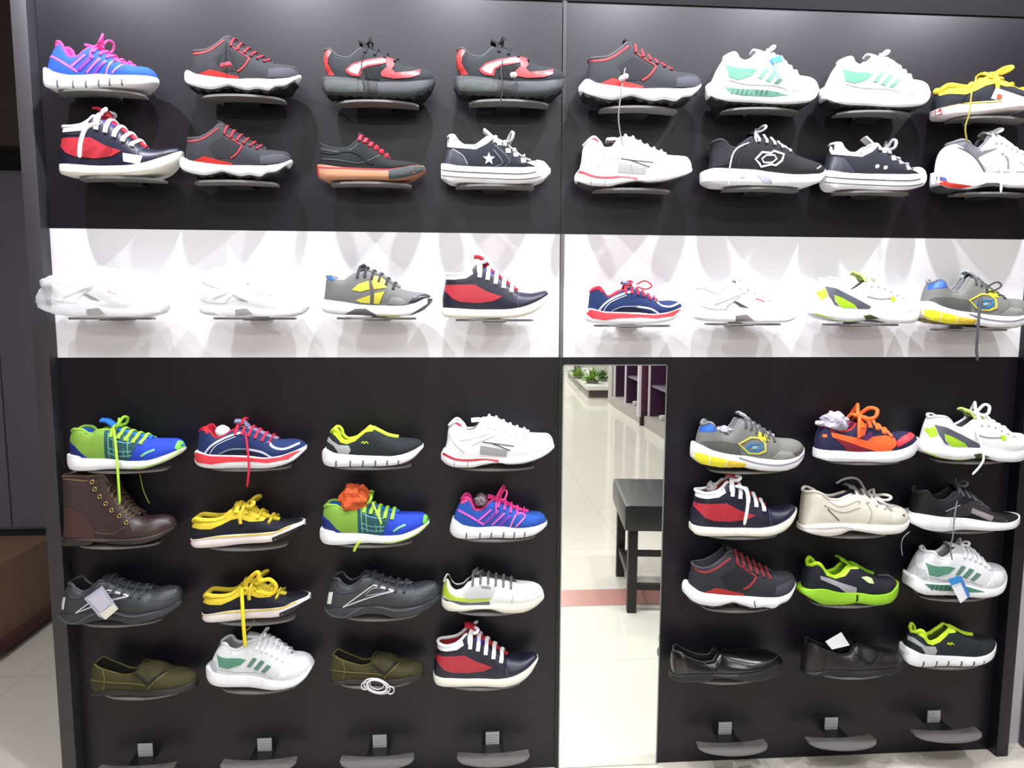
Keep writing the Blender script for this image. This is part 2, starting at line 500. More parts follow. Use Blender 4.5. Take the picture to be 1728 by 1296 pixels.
RED = (165, 42, 40)
design('greyred', name='running_shoe', row=130, ref=(105, 890, 470), um=FAB((40, 40, 45)), sm=RUB(WH), lm=FAB((60, 58, 62)),
  cm=(FAB((66, 63, 68)), .012), thr=395, low=690, outsole=(RUB((24, 24, 26)), .022),
  top=[(165, 237), (210, 228), (260, 222), (310, 200), (360, 165), (405, 130), (440, 150), (500, 190), (560, 228), (620, 262), (700, 298), (780, 308), (840, 312), (875, 330), (888, 372)],
  heel=[(148, 370), (150, 330), (158, 290), (165, 237)],
  feather=[(105, 405), (140, 352), (200, 372), (300, 385), (400, 395), (500, 397), (700, 392), (800, 386), (860, 374), (890, 372)],
  bot=[(105, 432), (150, 440), (230, 460), (300, 468), (380, 452), (420, 442), (480, 455), (560, 466), (620, 455), (690, 465), (740, 440), (790, 435), (850, 402), (890, 385)],
  laces=dict(m=FAB((120, 30, 40)), n=6, bow=0, r=.012), tongue=[(385, 118), (405, 122)],
  art=[('heel_plate', GLO(RED), [(215, 380), (300, 343), (350, 352), (400, 366), (495, 386), (492, 402), (400, 399), (300, 391), (235, 395)], dict(on='U')),
       ('collar_line', FAB((130, 46, 52)), [(162, 246), (250, 238), (320, 208), (400, 150)], dict(w=12)),
       ('side_line', FAB((146, 46, 52)), [(572, 262), (530, 320), (485, 352)], dict(w=12)),
       ('side_line', FAB((140, 46, 52)), [(440, 185), (500, 222), (570, 262)], dict(w=7)),
       ('side_panel', FAB((28, 28, 32)), [(330, 270), (430, 210), (560, 270), (480, 350), (390, 355)], dict(off=.002)),
       ('toe_cap', FAB((60, 60, 68)), [(700, 330), (780, 318), (840, 320), (880, 350), (885, 372), (800, 380), (690, 385)], dict(off=.003))])

design('blackred', name='running_shoe', row=130, ref=(155, 848, 440), um=FAB((30, 33, 36)), sm=RUB((42, 45, 48)), lm=FAB((30, 30, 32)),
  cm=(FAB((60, 66, 66)), .012), thr=395, low=640, outsole=(RUB((20, 20, 22)), .014),
  top=[(180, 188), (212, 178), (235, 195), (265, 218), (310, 226), (350, 210), (385, 178), (430, 165), (480, 180), (550, 208), (610, 238), (650, 264), (720, 276), (790, 286), (832, 312), (846, 342)],
  heel=[(195, 330), (178, 290), (172, 240), (180, 188)],
  feather=[(155, 355), (200, 332), (330, 336), (420, 350), (520, 355), (650, 350), (760, 340), (848, 345)],
  bot=[(158, 402), (200, 427), (300, 432), (420, 435), (600, 435), (700, 430), (770, 410), (830, 375), (848, 352)],
  tongue=[(385, 128), (410, 140), (430, 155)], laces=dict(m=FAB((28, 28, 30)), n=4, bs=.07, up=.6),
  art=[('heel_panel', LEA((170, 50, 48)), [(182, 182), (215, 172), (230, 190), (207, 230), (205, 262), (245, 328), (200, 330), (180, 292), (174, 235)]),
       ('side_stripe', LEA((145, 28, 42)), [(312, 292), (350, 258), (420, 233), (550, 213), (562, 246), (440, 272), (408, 292), (400, 330), (345, 326), (318, 308)]),
       ('side_stripe', LEA((235, 225, 230)), [(328, 290), (360, 265), (430, 243), (550, 222), (552, 240), (440, 260), (398, 284), (385, 318), (345, 306)]),
       ('toe_stripe', LEA((165, 48, 52)), [(555, 215), (600, 225), (605, 260), (590, 280), (612, 300), (700, 292), (760, 280), (755, 310), (700, 328), (600, 336), (530, 325), (525, 300), (560, 270)]),
       ('side_panel', FAB((16, 17, 20)), [(420, 280), (520, 258), (540, 275), (515, 300), (515, 345), (430, 340)]),
       ('sole_pod', RUB((58, 62, 63)), [(175, 365), (250, 350), (400, 358), (420, 385), (415, 420), (300, 425), (200, 420)], dict(on='S')),
       ('sole_gap', RUB((18, 18, 20)), [(425, 355), (500, 362), (500, 428), (440, 430)], dict(on='S'))])

NAVY = (20, 21, 42)
design('midtop', name='high_top_sneaker', row=490, ref=(882, 1535, 570), um=LEA(NAVY), sm=RUB(OFFW), lm=FAB((150, 24, 36)), wid=.95,
  cm=(LEA((225, 224, 226)), .016), thr=1080, low=1335, collar=.095,
  top=[(912, 312), (960, 317), (1020, 307), (1060, 282), (1090, 255), (1125, 262), (1180, 292), (1230, 328), (1290, 372), (1340, 410), (1420, 420), (1480, 410), (1510, 406), (1530, 425)],
  heel=[(888, 510), (887, 460), (902, 380), (912, 312)],
  feather=[(882, 512), (1000, 515), (1100, 520), (1250, 518), (1350, 505), (1450, 470), (1535, 425)],
  bot=[(886, 540), (905, 562), (1000, 568), (1150, 570), (1300, 565), (1400, 545), (1480, 500), (1535, 440)],
  tongue=[(1078, 206), (1105, 205), (1140, 222), (1165, 250)], tm=FAB((170, 34, 50)),
  laces=dict(m=FAB((235, 235, 238)), n=5, r=.019, drop=.72, skew=.02, bs=.085, up=.35),
  art=[('collar_panel', LEA((226, 224, 226)), [(905, 308), (960, 312), (1020, 302), (1062, 278), (1072, 308), (1030, 335), (960, 343), (908, 342)]),
       ('ankle_band', LEA((18, 18, 30)), [(903, 352), (1000, 356), (1060, 345)], dict(w=9)),
       ('side_panel', LEA((166, 38, 50)), [(903, 375), (1080, 370), (1150, 410), (1245, 440), (1190, 468), (1100, 480), (1000, 474), (950, 455), (893, 398)]),
       ('toe_seam', LEA((70, 70, 96)), [(1345, 415), (1330, 450), (1340, 500)], dict(w=5)),
       ('tongue_label', FAB((60, 50, 170)), [(1150, 258), (1200, 285), (1190, 310), (1140, 285)])])

design('gum', name='canvas_sneaker', row=250, ref=(130, 795, 950), um=FAB((17, 21, 23)), sm=RUB((168, 118, 88)), lm=FAB((24, 24, 26)),
  cm=(FAB((38, 42, 44)), .009), thr=378, low=570,
  top=[(148, 748), (205, 758), (270, 768), (330, 760), (365, 728), (400, 705), (450, 740), (520, 792), (570, 828), (650, 840), (730, 850), (775, 862), (793, 888)],
  heel=[(138, 870), (142, 810), (148, 748)],
  feather=[(130, 876), (300, 876), (450, 880), (570, 880), (650, 868), (720, 855), (780, 862), (795, 888)],
  bot=[(132, 940), (200, 948), (400, 945), (560, 942), (640, 935), (720, 915), (795, 896)],
  tongue=[(385, 680), (405, 692)], tm=FAB((60, 20, 24)), laces=dict(m=FAB((225, 45, 62)), n=6, r=.016, bow=0, drop=.88),
  art=[('toe_bumper', RUB((48, 55, 57)), [(575, 882), (650, 869), (720, 856), (795, 868), (795, 905), (700, 925), (640, 938), (575, 945)], dict(on='S')),
       ('piping', RUB((190, 40, 60)), [(132, 879), (300, 879), (450, 882), (575, 880), (660, 862), (720, 850), (775, 852)], dict(w=6, on='S')),
       ('heel_label', RUB((190, 40, 50)), [(130, 880), (145, 882), (147, 938), (130, 938)], dict(on='S')),
       ('side_stripe', FAB((14, 18, 20)), [(160, 790), (240, 795), (330, 780), (400, 800), (440, 840), (480, 850)], dict(w=11)),
       ('side_stitch', FAB((80, 84, 84)), [(165, 830), (280, 835), (400, 850), (520, 800)], dict(w=4)),
       ('side_stitch', FAB((80, 84, 84)), [(160, 770), (260, 785), (350, 770), (385, 735)], dict(w=4))])

def star(cx, cy, R):
    return [(cx+R*(1 if i % 2 == 0 else .42)*math.sin(i*math.pi/5), cy-R*(1 if i % 2 == 0 else .42)*math.cos(i*math.pi/5)) for i in range(10)]
design('star', name='canvas_sneaker', row=260, ref=(880, 1548, 965), um=FAB((26, 27, 38)), sm=RUB(WH), lm=FAB((190, 188, 190)),
  cm=(FAB((226, 226, 230)), .011), thr=1160, low=1415,
  top=[(925, 705), (955, 697), (985, 732), (1030, 757), (1080, 757), (1130, 727), (1165, 705), (1200, 712), (1250, 732), (1310, 775), (1370, 820), (1420, 842), (1480, 835), (1520, 850), (1545, 888)],
  heel=[(893, 870), (912, 790), (925, 705)],
  feather=[(880, 872), (1000, 872), (1200, 875), (1350, 872), (1440, 868), (1548, 885)],
  bot=[(880, 950), (950, 962), (1100, 965), (1300, 965), (1420, 952), (1500, 937), (1548, 908)],
  tongue=[(1140, 660), (1165, 680)], tm=FAB((205, 200, 198)), laces=dict(m=FAB((150, 150, 156)), n=4, r=.017, bs=.075, bu=.45, drop=.8, up=1.1),
  art=[('collar_panel', LEA(WH), [(918, 700), (958, 692), (990, 730), (1040, 750), (1100, 750), (1165, 703), (1200, 708), (1150, 745), (1090, 775), (1000, 770), (920, 765)]),
       ('toe_cap', RUB(WH), [(1395, 845), (1450, 828), (1520, 842), (1546, 885), (1546, 900), (1400, 895), (1445, 866)]),
       ('star_emblem', LEA((196, 196, 200)), star(1168, 828, 38)),
       ('chevron', LEA((72, 74, 88)), [(1195, 775), (1250, 848), (1205, 872)], dict(w=8)),
       ('chevron', LEA((72, 74, 88)), [(1190, 735), (1290, 830), (1260, 872)], dict(w=5)),
       ('heel_panel', LEA((50, 52, 64)), [(918, 778), (975, 785), (1045, 862), (1045, 872), (900, 872)]),
       ('heel_seam', LEA((130, 132, 146)), [(950, 775), (1010, 810), (1042, 862)], dict(w=6)),
       ('sole_line', RUB((60, 60, 66)), [(885, 900), (1100, 908), (1350, 910), (1450, 898)], dict(w=5, on='S')),
       ('sole_line', RUB((60, 60, 66)), [(885, 932), (1100, 940), (1350, 942), (1480, 925)], dict(w=4, on='S'))]
      +[('lace_keeper', RUB(WH), [(x-14, y-12), (x+14, y-12), (x+16, y+12), (x-12, y+14)]) for x, y in ((1230, 735), (1282, 778), (1328, 798), (1372, 832))])

GRN = (84, 136, 112)
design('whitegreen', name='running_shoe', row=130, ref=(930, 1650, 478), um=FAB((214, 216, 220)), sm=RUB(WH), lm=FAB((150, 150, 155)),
  cm=(FAB((222, 222, 226)), .015), thr=1225, low=1480, outsole=(RUB((30, 34, 34)), .016),
  top=[(1042, 208), (1075, 192), (1110, 225), (1150, 240), (1190, 226), (1230, 190), (1280, 188), (1320, 195), (1400, 235), (1450, 280), (1500, 315), (1560, 322), (1610, 335), (1640, 370), (1649, 392)],
  heel=[(955, 370), (975, 325), (1005, 262), (1042, 208)],
  feather=[(930, 385), (960, 352), (1010, 375), (1100, 388), (1200, 392), (1320, 400), (1400, 412), (1500, 415), (1600, 402), (1650, 385)],
  bot=[(930, 450), (980, 456), (1060, 470), (1200, 473), (1400, 475), (1520, 465), (1600, 440), (1650, 402)],
  tongue=[(1215, 172), (1250, 178)], laces=dict(m=FAB((228, 228, 232)), n=6, r=.013, bs=.06, up=.5),
  art=[('sole_insert', RUB((60, 110, 90)), [(1010, 388), (1100, 395), (1300, 402), (1410, 425), (1300, 440), (1120, 436), (1050, 422)], dict(on='S')),
       ('side_panel', FAB(GRN), [(1022, 258), (1100, 275), (1180, 275), (1220, 284), (1180, 320), (1100, 345), (1040, 330), (1032, 290)]),
       ('side_stripe', LEA((88, 124, 108)), [(1222, 330), (1265, 270), (1292, 277), (1248, 336)]),
       ('side_stripe', LEA((88, 124, 108)), [(1268, 345), (1318, 282), (1345, 291), (1296, 354)]),
       ('side_stripe', LEA((88, 124, 108)), [(1318, 360), (1362, 306), (1390, 316), (1344, 366)]),
       ('heel_counter', FAB((180, 184, 188)), [(985, 305), (1020, 300), (1030, 345), (1020, 370), (965, 365)]),
       ('toe_overlay', LEA((230, 230, 233)), [(1460, 345), (1500, 322), (1530, 330), (1480, 395), (1430, 400)]),
       ('side_seam', LEA((170, 172, 176)), [(1040, 345), (1150, 368), (1320, 372), (1400, 395)], dict(w=6))]
      +[('sole_insert_rib', RUB((24, 60, 48)), [(x, 398), (x-12, 432)], dict(w=7, on='S')) for x in (1070, 1100, 1130, 1160, 1190, 1220, 1250, 1280)])

YEL = (205, 182, 50)
design('yellow', name='canvas_sneaker', row=880, ref=(895, 1637, 940), um=FAB((22, 24, 34)), sm=RUB((222, 212, 212)), lm=FAB((24, 24, 28)), wid=.95,
  cm=(FAB(YEL), .024), thr=1170, low=1460,
  top=[(920, 755), (950, 748), (1000, 758), (1060, 760), (1110, 750), (1150, 722), (1195, 680), (1240, 665), (1300, 690), (1380, 735), (1460, 760), (1540, 768), (1600, 766), (1634, 772)],
  heel=[(898, 868), (903, 805), (920, 755)],
  feather=[(895, 870), (1100, 862), (1300, 852), (1400, 846), (1470, 838), (1550, 802), (1637, 764)],
  bot=[(903, 915), (945, 938), (1100, 933), (1300, 914), (1450, 904), (1540, 872), (1600, 830), (1637, 792)],
  tongue=[(1190, 640), (1225, 645)], tm=FAB(YEL), laces=dict(m=FAB(YEL), n=4, r=.02, bs=.12, bu=.35, up=.3, drop=.85),
  art=[('collar_panel', FAB(YEL), [(915, 742), (980, 748), (1060, 750), (1110, 740), (1160, 705), (1200, 670), (1245, 700), (1250, 738), (1180, 752), (1120, 782), (1050, 812), (980, 810), (912, 795)]),
       ('eyestay', FAB(YEL), [(1240, 668), (1310, 695), (1395, 735), (1385, 762), (1300, 765), (1245, 745)]),
       ('toe_bumper', RUB((20, 20, 24)), [(1450, 874), (1550, 832), (1637, 786), (1637, 802), (1550, 882), (1450, 912)], dict(on='S')),
       ('piping', RUB((210, 180, 50)), [(897, 873), (1100, 865), (1300, 855), (1400, 849), (1470, 840), (1560, 800)], dict(w=7, on='S')),
       ('heel_label', RUB((190, 30, 50)), [(895, 876), (910, 876), (916, 925), (897, 915)], dict(on='S'))])

design('whitered', name='running_shoe', row=750, ref=(900, 1670, 440), um=LEA((224, 223, 226)), sm=RUB(WH), lm=FAB((150, 30, 42)),
  cm=(LEA((216, 212, 216)), .014), thr=1165, low=1480, outsole=(RUB((60, 56, 58)), .008),
  top=[(958, 152), (1010, 128), (1045, 155), (1080, 195), (1130, 188), (1165, 145), (1200, 112), (1260, 118), (1330, 150), (1400, 180), (1500, 205), (1570, 206), (1620, 208), (1655, 238), (1668, 285)],
  heel=[(928, 310), (942, 250), (948, 190), (958, 152)],
  feather=[(900, 345), (925, 325), (960, 350), (1050, 377), (1180, 377), (1300, 388), (1400, 378), (1500, 360), (1600, 330), (1670, 288)],
  bot=[(902, 380), (940, 415), (1000, 435), (1100, 438), (1180, 422), (1290, 408), (1350, 418), (1430, 415), (1500, 400), (1600, 360), (1670, 305)],
  tongue=[(1105, 112), (1150, 108), (1180, 112)], laces=dict(m=FAB((228, 228, 230)), n=6, r=.010, bow=0),
  art=[('sole_stripe', RUB((165, 40, 50)), [(915, 338), (960, 362), (1010, 380), (1100, 386), (1200, 378), (1285, 394)], dict(w=15, on='S')),
       ('window_panel', FAB((150, 150, 150)), [(1165, 285), (1345, 320), (1335, 366), (1160, 345)]),
       ('window_line', FAB((60, 62, 66)), [(1180, 263), (1385, 292)], dict(w=5)),
       ('window_line', FAB((60, 62, 66)), [(1240, 272), (1362, 322)], dict(w=5)),
       ('overlay', LEA((205, 203, 206)), [(1030, 250), (1120, 235), (1220, 205)], dict(w=6)),
       ('overlay', LEA((200, 198, 202)), [(1110, 280), (1200, 240), (1260, 215)], dict(w=10)),
       ('side_seam', LEA((190, 190, 192)), [(960, 210), (990, 270), (1060, 330)], dict(w=4)),
       ('heel_lining', FAB((170, 40, 56)), [(985, 130), (1020, 122), (1048, 150), (1035, 160)])]
      +[('sole_groove', RUB((150, 145, 150)), [(x, 395), (x, 440)], dict(w=5, on='S')) for x in (990, 1080)])

hexo = [(1203, 856), (1244, 812), (1300, 816), (1316, 803), (1376, 822), (1362, 860), (1326, 890), (1302, 884), (1240, 900), (1228, 880)]
hexi = [(1243, 852), (1270, 830), (1318, 828), (1332, 850), (1305, 873), (1255, 874)]
design('blacklogo', name='running_shoe', row=270, ref=(895, 1695, 1008), um=FAB((13, 13, 18)), sm=RUB(WH), lm=FAB((20, 20, 24)),
  cm=(FAB((40, 40, 48)), .014), thr=1170, low=1440,
  top=[(960, 762), (990, 747), (1020, 762), (1050, 790), (1090, 800), (1130, 772), (1180, 738), (1230, 722), (1300, 735), (1380, 770), (1430, 800), (1500, 835), (1600, 865), (1660, 880), (1690, 905)],
  heel=[(945, 915), (952, 860), (956, 800), (960, 762)],
  feather=[(895, 945), (950, 914), (1100, 915), (1200, 918), (1300, 930), (1450, 940), (1600, 935), (1665, 925), (1695, 912)],
  bot=[(897, 998), (1000, 1005), (1150, 1008), (1350, 1005), (1500, 1002), (1600, 990), (1660, 960), (1695, 925)],
  tongue=[(1195, 702), (1230, 705)], laces=dict(m=FAB((150, 152, 160)), n=5, r=.012, bs=.08, up=.5),
  art=[('emblem', LEA((196, 196, 200)), hexo, dict(w=12, closed=2)), ('emblem', LEA((196, 196, 200)), hexi, dict(w=9, closed=2)),
       ('sole_mark', RUB((150, 150, 165)), [(1210, 948), (1290, 955), (1305, 998), (1250, 992)], dict(on='S')),
       ('sole_mark', RUB((170, 170, 180)), [(1105, 955), (1140, 950), (1140, 962), (1115, 968)], dict(on='S')),
       ('heel_counter', FAB((28, 28, 34)), [(958, 800), (1000, 790), (1060, 830), (1040, 890), (952, 905)]),
       ('toe_mark', LEA((150, 150, 158)), [(1590, 905), (1635, 888)], dict(w=8))])

design('blackstrap', name='running_shoe', row=860, ref=(845, 1675, 1010), um=FAB((16, 17, 20)), sm=RUB(WH), lm=FAB((16, 16, 20)),
  cm=(FAB((30, 34, 34)), .012), thr=1150, low=1400,
  top=[(890, 722), (930, 715), (975, 765), (1040, 790), (1100, 775), (1150, 735), (1190, 710), (1260, 735), (1330, 780), (1430, 845), (1550, 880), (1640, 892), (1672, 902)],
  heel=[(880, 890), (882, 800), (890, 722)],
  feather=[(845, 890), (900, 888), (1050, 908), (1200, 918), (1350, 945), (1500, 955), (1600, 932), (1675, 890)],
  bot=[(848, 940), (920, 990), (1050, 1010), (1200, 1000), (1400, 1010), (1550, 1000), (1640, 960), (1675, 908)],
  tongue=[(1165, 668), (1200, 690)], laces=dict(m=FAB((60, 58, 64)), n=5, r=.012, bs=.07, up=.5),
  art=[('strap', LEA((44, 40, 44)), [(1050, 905), (1090, 850), (1160, 825), (1260, 790), (1340, 800), (1490, 915), (1470, 978), (1420, 970), (1260, 885), (1180, 900)]),
       ('side_badge', LEA((140, 134, 136)), [(1250, 838), (1392, 902), (1376, 936), (1240, 872)]),
       ('strap_edge', LEA((130, 128, 134)), [(1062, 862), (1110, 840), (1165, 818)], dict(w=6)),
       ('strap_edge', LEA((90, 86, 80)), [(1440, 965), (1475, 975), (1490, 930)], dict(w=12)),
       ('side_line', LEA((90, 86, 92)), [(1280, 800), (1350, 840), (1365, 820)], dict(w=7))])

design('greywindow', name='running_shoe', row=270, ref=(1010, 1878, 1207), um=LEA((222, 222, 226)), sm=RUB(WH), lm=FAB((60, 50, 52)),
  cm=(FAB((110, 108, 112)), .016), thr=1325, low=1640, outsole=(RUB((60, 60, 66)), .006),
  top=[(1100, 905), (1150, 883), (1190, 892), (1240, 932), (1290, 942), (1330, 905), (1370, 855), (1430, 855), (1500, 890), (1560, 935), (1640, 980), (1720, 1012), (1800, 1040), (1856, 1080), (1876, 1118)],
  heel=[(1035, 1070), (1042, 1000), (1062, 945), (1100, 905)],
  feather=[(1010, 1110), (1040, 1080), (1150, 1110), (1250, 1120), (1330, 1098), (1450, 1120), (1600, 1130), (1750, 1130), (1878, 1118)],
  bot=[(1012, 1180), (1080, 1203), (1200, 1207), (1300, 1190), (1380, 1180), (1500, 1190), (1700, 1192), (1820, 1172), (1878, 1138)],
  tongue=[(1350, 828), (1390, 835)], laces=dict(m=FAB((228, 228, 230)), n=7, r=.015, bs=.07, up=.3),
  art=[('collar_panel', FAB((88, 88, 94)), [(1098, 900), (1150, 880), (1190, 890), (1240, 935), (1300, 945), (1400, 925), (1300, 975), (1250, 1008), (1200, 960), (1140, 922)]),
       ('heel_seam', LEA((80, 78, 84)), [(1110, 925), (1190, 960), (1250, 1010), (1312, 1092)], dict(w=9)),
       ('side_window', FAB((176, 176, 180)), [(1255, 998), (1330, 958), (1440, 935), (1482, 960), (1500, 1030), (1485, 1085), (1330, 1092), (1285, 1040)]),
       ('side_window', FAB((176, 176, 180)), [(1520, 1000), (1580, 1000), (1640, 1040), (1600, 1080), (1520, 1085)]),
       ('window_band', LEA(WH), [(1310, 975), (1340, 1030), (1350, 1090)], dict(w=22)),
       ('window_stripe', FAB((96, 96, 102)), [(1365, 980), (1400, 1030), (1410, 1085)], dict(w=16)),
       ('window_stripe', FAB((96, 96, 102)), [(1420, 960), (1460, 1000), (1470, 1070)], dict(w=16)),
       ('side_stripe', FAB((130, 130, 136)), [(1540, 1020), (1600, 1050)], dict(w=14)),
       ('sole_heel', RUB((200, 50, 40)), [(1010, 1148), (1060, 1168), (1220, 1188), (1150, 1207), (1050, 1210), (1010, 1195)], dict(on='S')),
       ('sole_heel_gel', RUB((60, 80, 150)), [(1010, 1128), (1040, 1135), (1050, 1160), (1010, 1150)], dict(on='S')),
       ('sole_arch', RUB((110, 110, 118)), [(1260, 1190), (1320, 1165), (1400, 1165), (1460, 1190)], dict(on='S'))])

GRY = (104, 104, 103)
YL2 = (214, 204, 60)
design('greyyellow', name='running_shoe', row=500, ref=(155, 828, 560), um=FAB(GRY), sm=RUB(WH), lm=FAB((60, 100, 170)),
  cm=(FAB((134, 134, 134)), .012), thr=345, low=620,
  top=[(190, 322), (225, 318), (260, 348), (300, 346), (340, 318), (385, 292), (430, 285), (480, 305), (540, 332), (590, 370), (650, 395), (720, 410), (780, 416), (812, 430), (826, 460)],
  heel=[(170, 450), (178, 400), (184, 350), (190, 322)],
  feather=[(155, 460), (300, 475), (400, 490), (520, 495), (640, 495), (720, 480), (790, 450), (828, 445)],
  bot=[(160, 520), (200, 538), (300, 548), (400, 550), (480, 556), (600, 560), (690, 550), (770, 520), (828, 470)],
  tongue=[(395, 268), (440, 272)], laces=dict(m=FAB((50, 50, 52)), n=6, r=.012, bs=.05, up=.3),
  art=[('side_patch', LEA(YL2), [(350, 400), (390, 365), (450, 345), (456, 395), (400, 410)]),
       ('side_patch', LEA(YL2), [(475, 320), (520, 320), (560, 360), (556, 385), (482, 395), (470, 350)]),
       ('side_patch', LEA((190, 182, 60)), [(370, 462), (460, 430), (456, 480), (400, 476)]),
       ('side_patch', LEA((190, 182, 60)), [(484, 420), (545, 408), (512, 482), (480, 482)]),
       ('side_strap', LEA((84, 78, 80)), [(462, 330), (470, 400), (472, 488)], dict(w=20)),
       ('toe_cap', GLO((46, 46, 50)), [(690, 475), (715, 440), (780, 422), (815, 432), (828, 460), (760, 478)]),
       ('toe_panel', FAB((128, 128, 130)), [(560, 480), (590, 440), (640, 445), (690, 478), (640, 492)]),
       ('sole_arch', RUB((84, 80, 84)), [(170, 535), (300, 548), (370, 512), (430, 510), (495, 548), (500, 562), (300, 560), (200, 550)], dict(on='S')),
       ('sole_tread', RUB((150, 160, 50)), [(500, 550), (640, 552), (640, 562), (500, 562)], dict(on='S')),
       ('toe_bumper', RUB((70, 70, 72)), [(800, 445), (828, 450), (828, 475), (770, 522), (690, 552), (740, 520), (800, 480)], dict(on='S')),
       ('heel_lining', FAB((50, 100, 190)), [(190, 318), (225, 312), (262, 345), (240, 345), (195, 330)])])

bhex = [(533, 352), (558, 325), (622, 320), (632, 345), (603, 370), (545, 376)]
ydia = [(478, 322), (560, 278), (612, 282), (650, 318), (652, 372), (612, 388), (548, 384), (520, 358)]
design('greylogo', name='running_shoe', row=750, ref=(190, 968, 508), um=FAB((112, 112, 108)), sm=RUB(WH), lm=FAB((130, 130, 136)),
  cm=(FAB((120, 122, 124)), .012), thr=478, low=740, outsole=(RUB((120, 110, 40)), .008),
  top=[(258, 190), (290, 178), (330, 225), (375, 262), (425, 262), (465, 222), (500, 165), (545, 160), (600, 195), (660, 230), (720, 266), (800, 285), (880, 290), (930, 306), (964, 345)],
  heel=[(222, 320), (230, 270), (243, 222), (258, 190)],
  feather=[(190, 365), (212, 325), (300, 365), (420, 395), (540, 410), (650, 430), (780, 435), (880, 415), (940, 382), (968, 350)],
  bot=[(190, 400), (215, 440), (280, 465), (400, 480), (500, 480), (560, 490), (650, 505), (760, 508), (850, 490), (920, 450), (968, 385)],
  tongue=[(505, 108), (545, 128), (580, 160)], tm=FAB((160, 164, 168)), laces=dict(m=FAB((70, 70, 74)), n=6, r=.011, bow=0),
  art=[('sole_pod', RUB((224, 214, 40)), [(191, 372), (240, 385), (280, 397), (280, 466), (230, 452), (193, 408)], dict(on='S')),
       ('sole_pod', RUB((224, 214, 40)), [(288, 400), (396, 425), (392, 482), (288, 468)], dict(on='S')),
       ('sole_pod', RUB((220, 190, 60)), [(402, 428), (470, 440), (530, 450), (520, 480), (400, 482)], dict(on='S')),
       ('sole_line', RUB((120, 110, 130)), [(480, 412), (600, 450), (740, 465), (860, 440), (940, 398)], dict(w=7, on='S')),
       ('heel_tab', LEA((40, 90, 180)), [(238, 200), (280, 170), (340, 222), (325, 235), (240, 238)]),
       ('emblem', LEA((40, 110, 170)), bhex, dict(w=15, closed=1)), ('emblem', LEA((200, 196, 70)), ydia, dict(w=11, closed=1)),
       ('emblem_core', LEA((120, 170, 190)), [(565, 342), (595, 335), (600, 350), (572, 358)]),
       ('lace_badge', LEA((224, 214, 50)), [(610, 240), (680, 262), (686, 300), (650, 302), (608, 275)]),
       ('toe_cap', FAB((92, 86, 84)), [(845, 385), (900, 365), (960, 325), (966, 350), (940, 380), (880, 412)]),
       ('toe_panel', FAB((140, 140, 138)), [(695, 420), (750, 370), (830, 378), (865, 412), (780, 432)]),
       ('side_panel', FAB((84, 84, 82)), [(240, 300), (360, 300), (480, 320), (500, 400), (300, 362), (225, 325)], dict(off=.002))])

design('navyred', name='running_shoe', row=750, ref=(920, 1648, 432), um=FAB((26, 44, 88)), sm=RUB(WH), lm=FAB((170, 24, 44)),
  cm=(FAB((190, 34, 54)), .012), thr=1170, low=1450,
  top=[(958, 178), (1010, 157), (1040, 185), (1080, 225), (1120, 215), (1170, 182), (1230, 162), (1290, 172), (1350, 195), (1420, 230), (1470, 240), (1540, 236), (1600, 242), (1635, 265), (1646, 292)],
  heel=[(940, 312), (948, 250), (952, 205), (958, 178)],
  feather=[(920, 340), (942, 312), (1050, 340), (1200, 345), (1300, 350), (1400, 362), (1500, 350), (1580, 322), (1648, 280)],
  bot=[(922, 380), (960, 410), (1050, 428), (1200, 430), (1400, 430), (1500, 415), (1580, 380), (1648, 302)],
  tongue=[(1190, 108), (1240, 112), (1270, 140)], tm=FAB((110, 110, 140)), laces=dict(m=FAB((200, 34, 60)), n=6, r=.012, bs=.07, up=.5),
  art=[('sole_band', RUB((205, 50, 62)), [(922, 345), (945, 318), (1050, 345), (1200, 350), (1400, 366), (1500, 355), (1600, 316), (1625, 312), (1550, 370), (1420, 392), (1300, 380), (1150, 385), (1050, 400), (960, 385)], dict(on='S')),
       ('side_swirl', LEA((186, 190, 205)), [(1005, 332), (1060, 270), (1150, 220), (1240, 190)], dict(w=13)),
       ('side_swirl', LEA((186, 190, 205)), [(1040, 334), (1090, 270), (1210, 215)], dict(w=5)),
       ('side_swirl', LEA((130, 132, 150)), [(1100, 332), (1180, 300), (1290, 300)], dict(w=8)),
       ('side_swirl', LEA((196, 200, 215)), [(1280, 300), (1380, 320), (1448, 360)], dict(w=13)),
       ('toe_swirl', LEA((200, 210, 225)), [(1420, 250), (1460, 290), (1530, 300), (1612, 262)], dict(w=13)),
       ('side_panel', FAB((16, 22, 44)), [(1110, 335), (1180, 312), (1280, 312), (1360, 340), (1395, 358), (1200, 345)], dict(off=.002)),
       ('heel_tab', FAB((190, 34, 54)), [(960, 175), (1008, 150), (1040, 182), (1030, 200), (1005, 175)])])

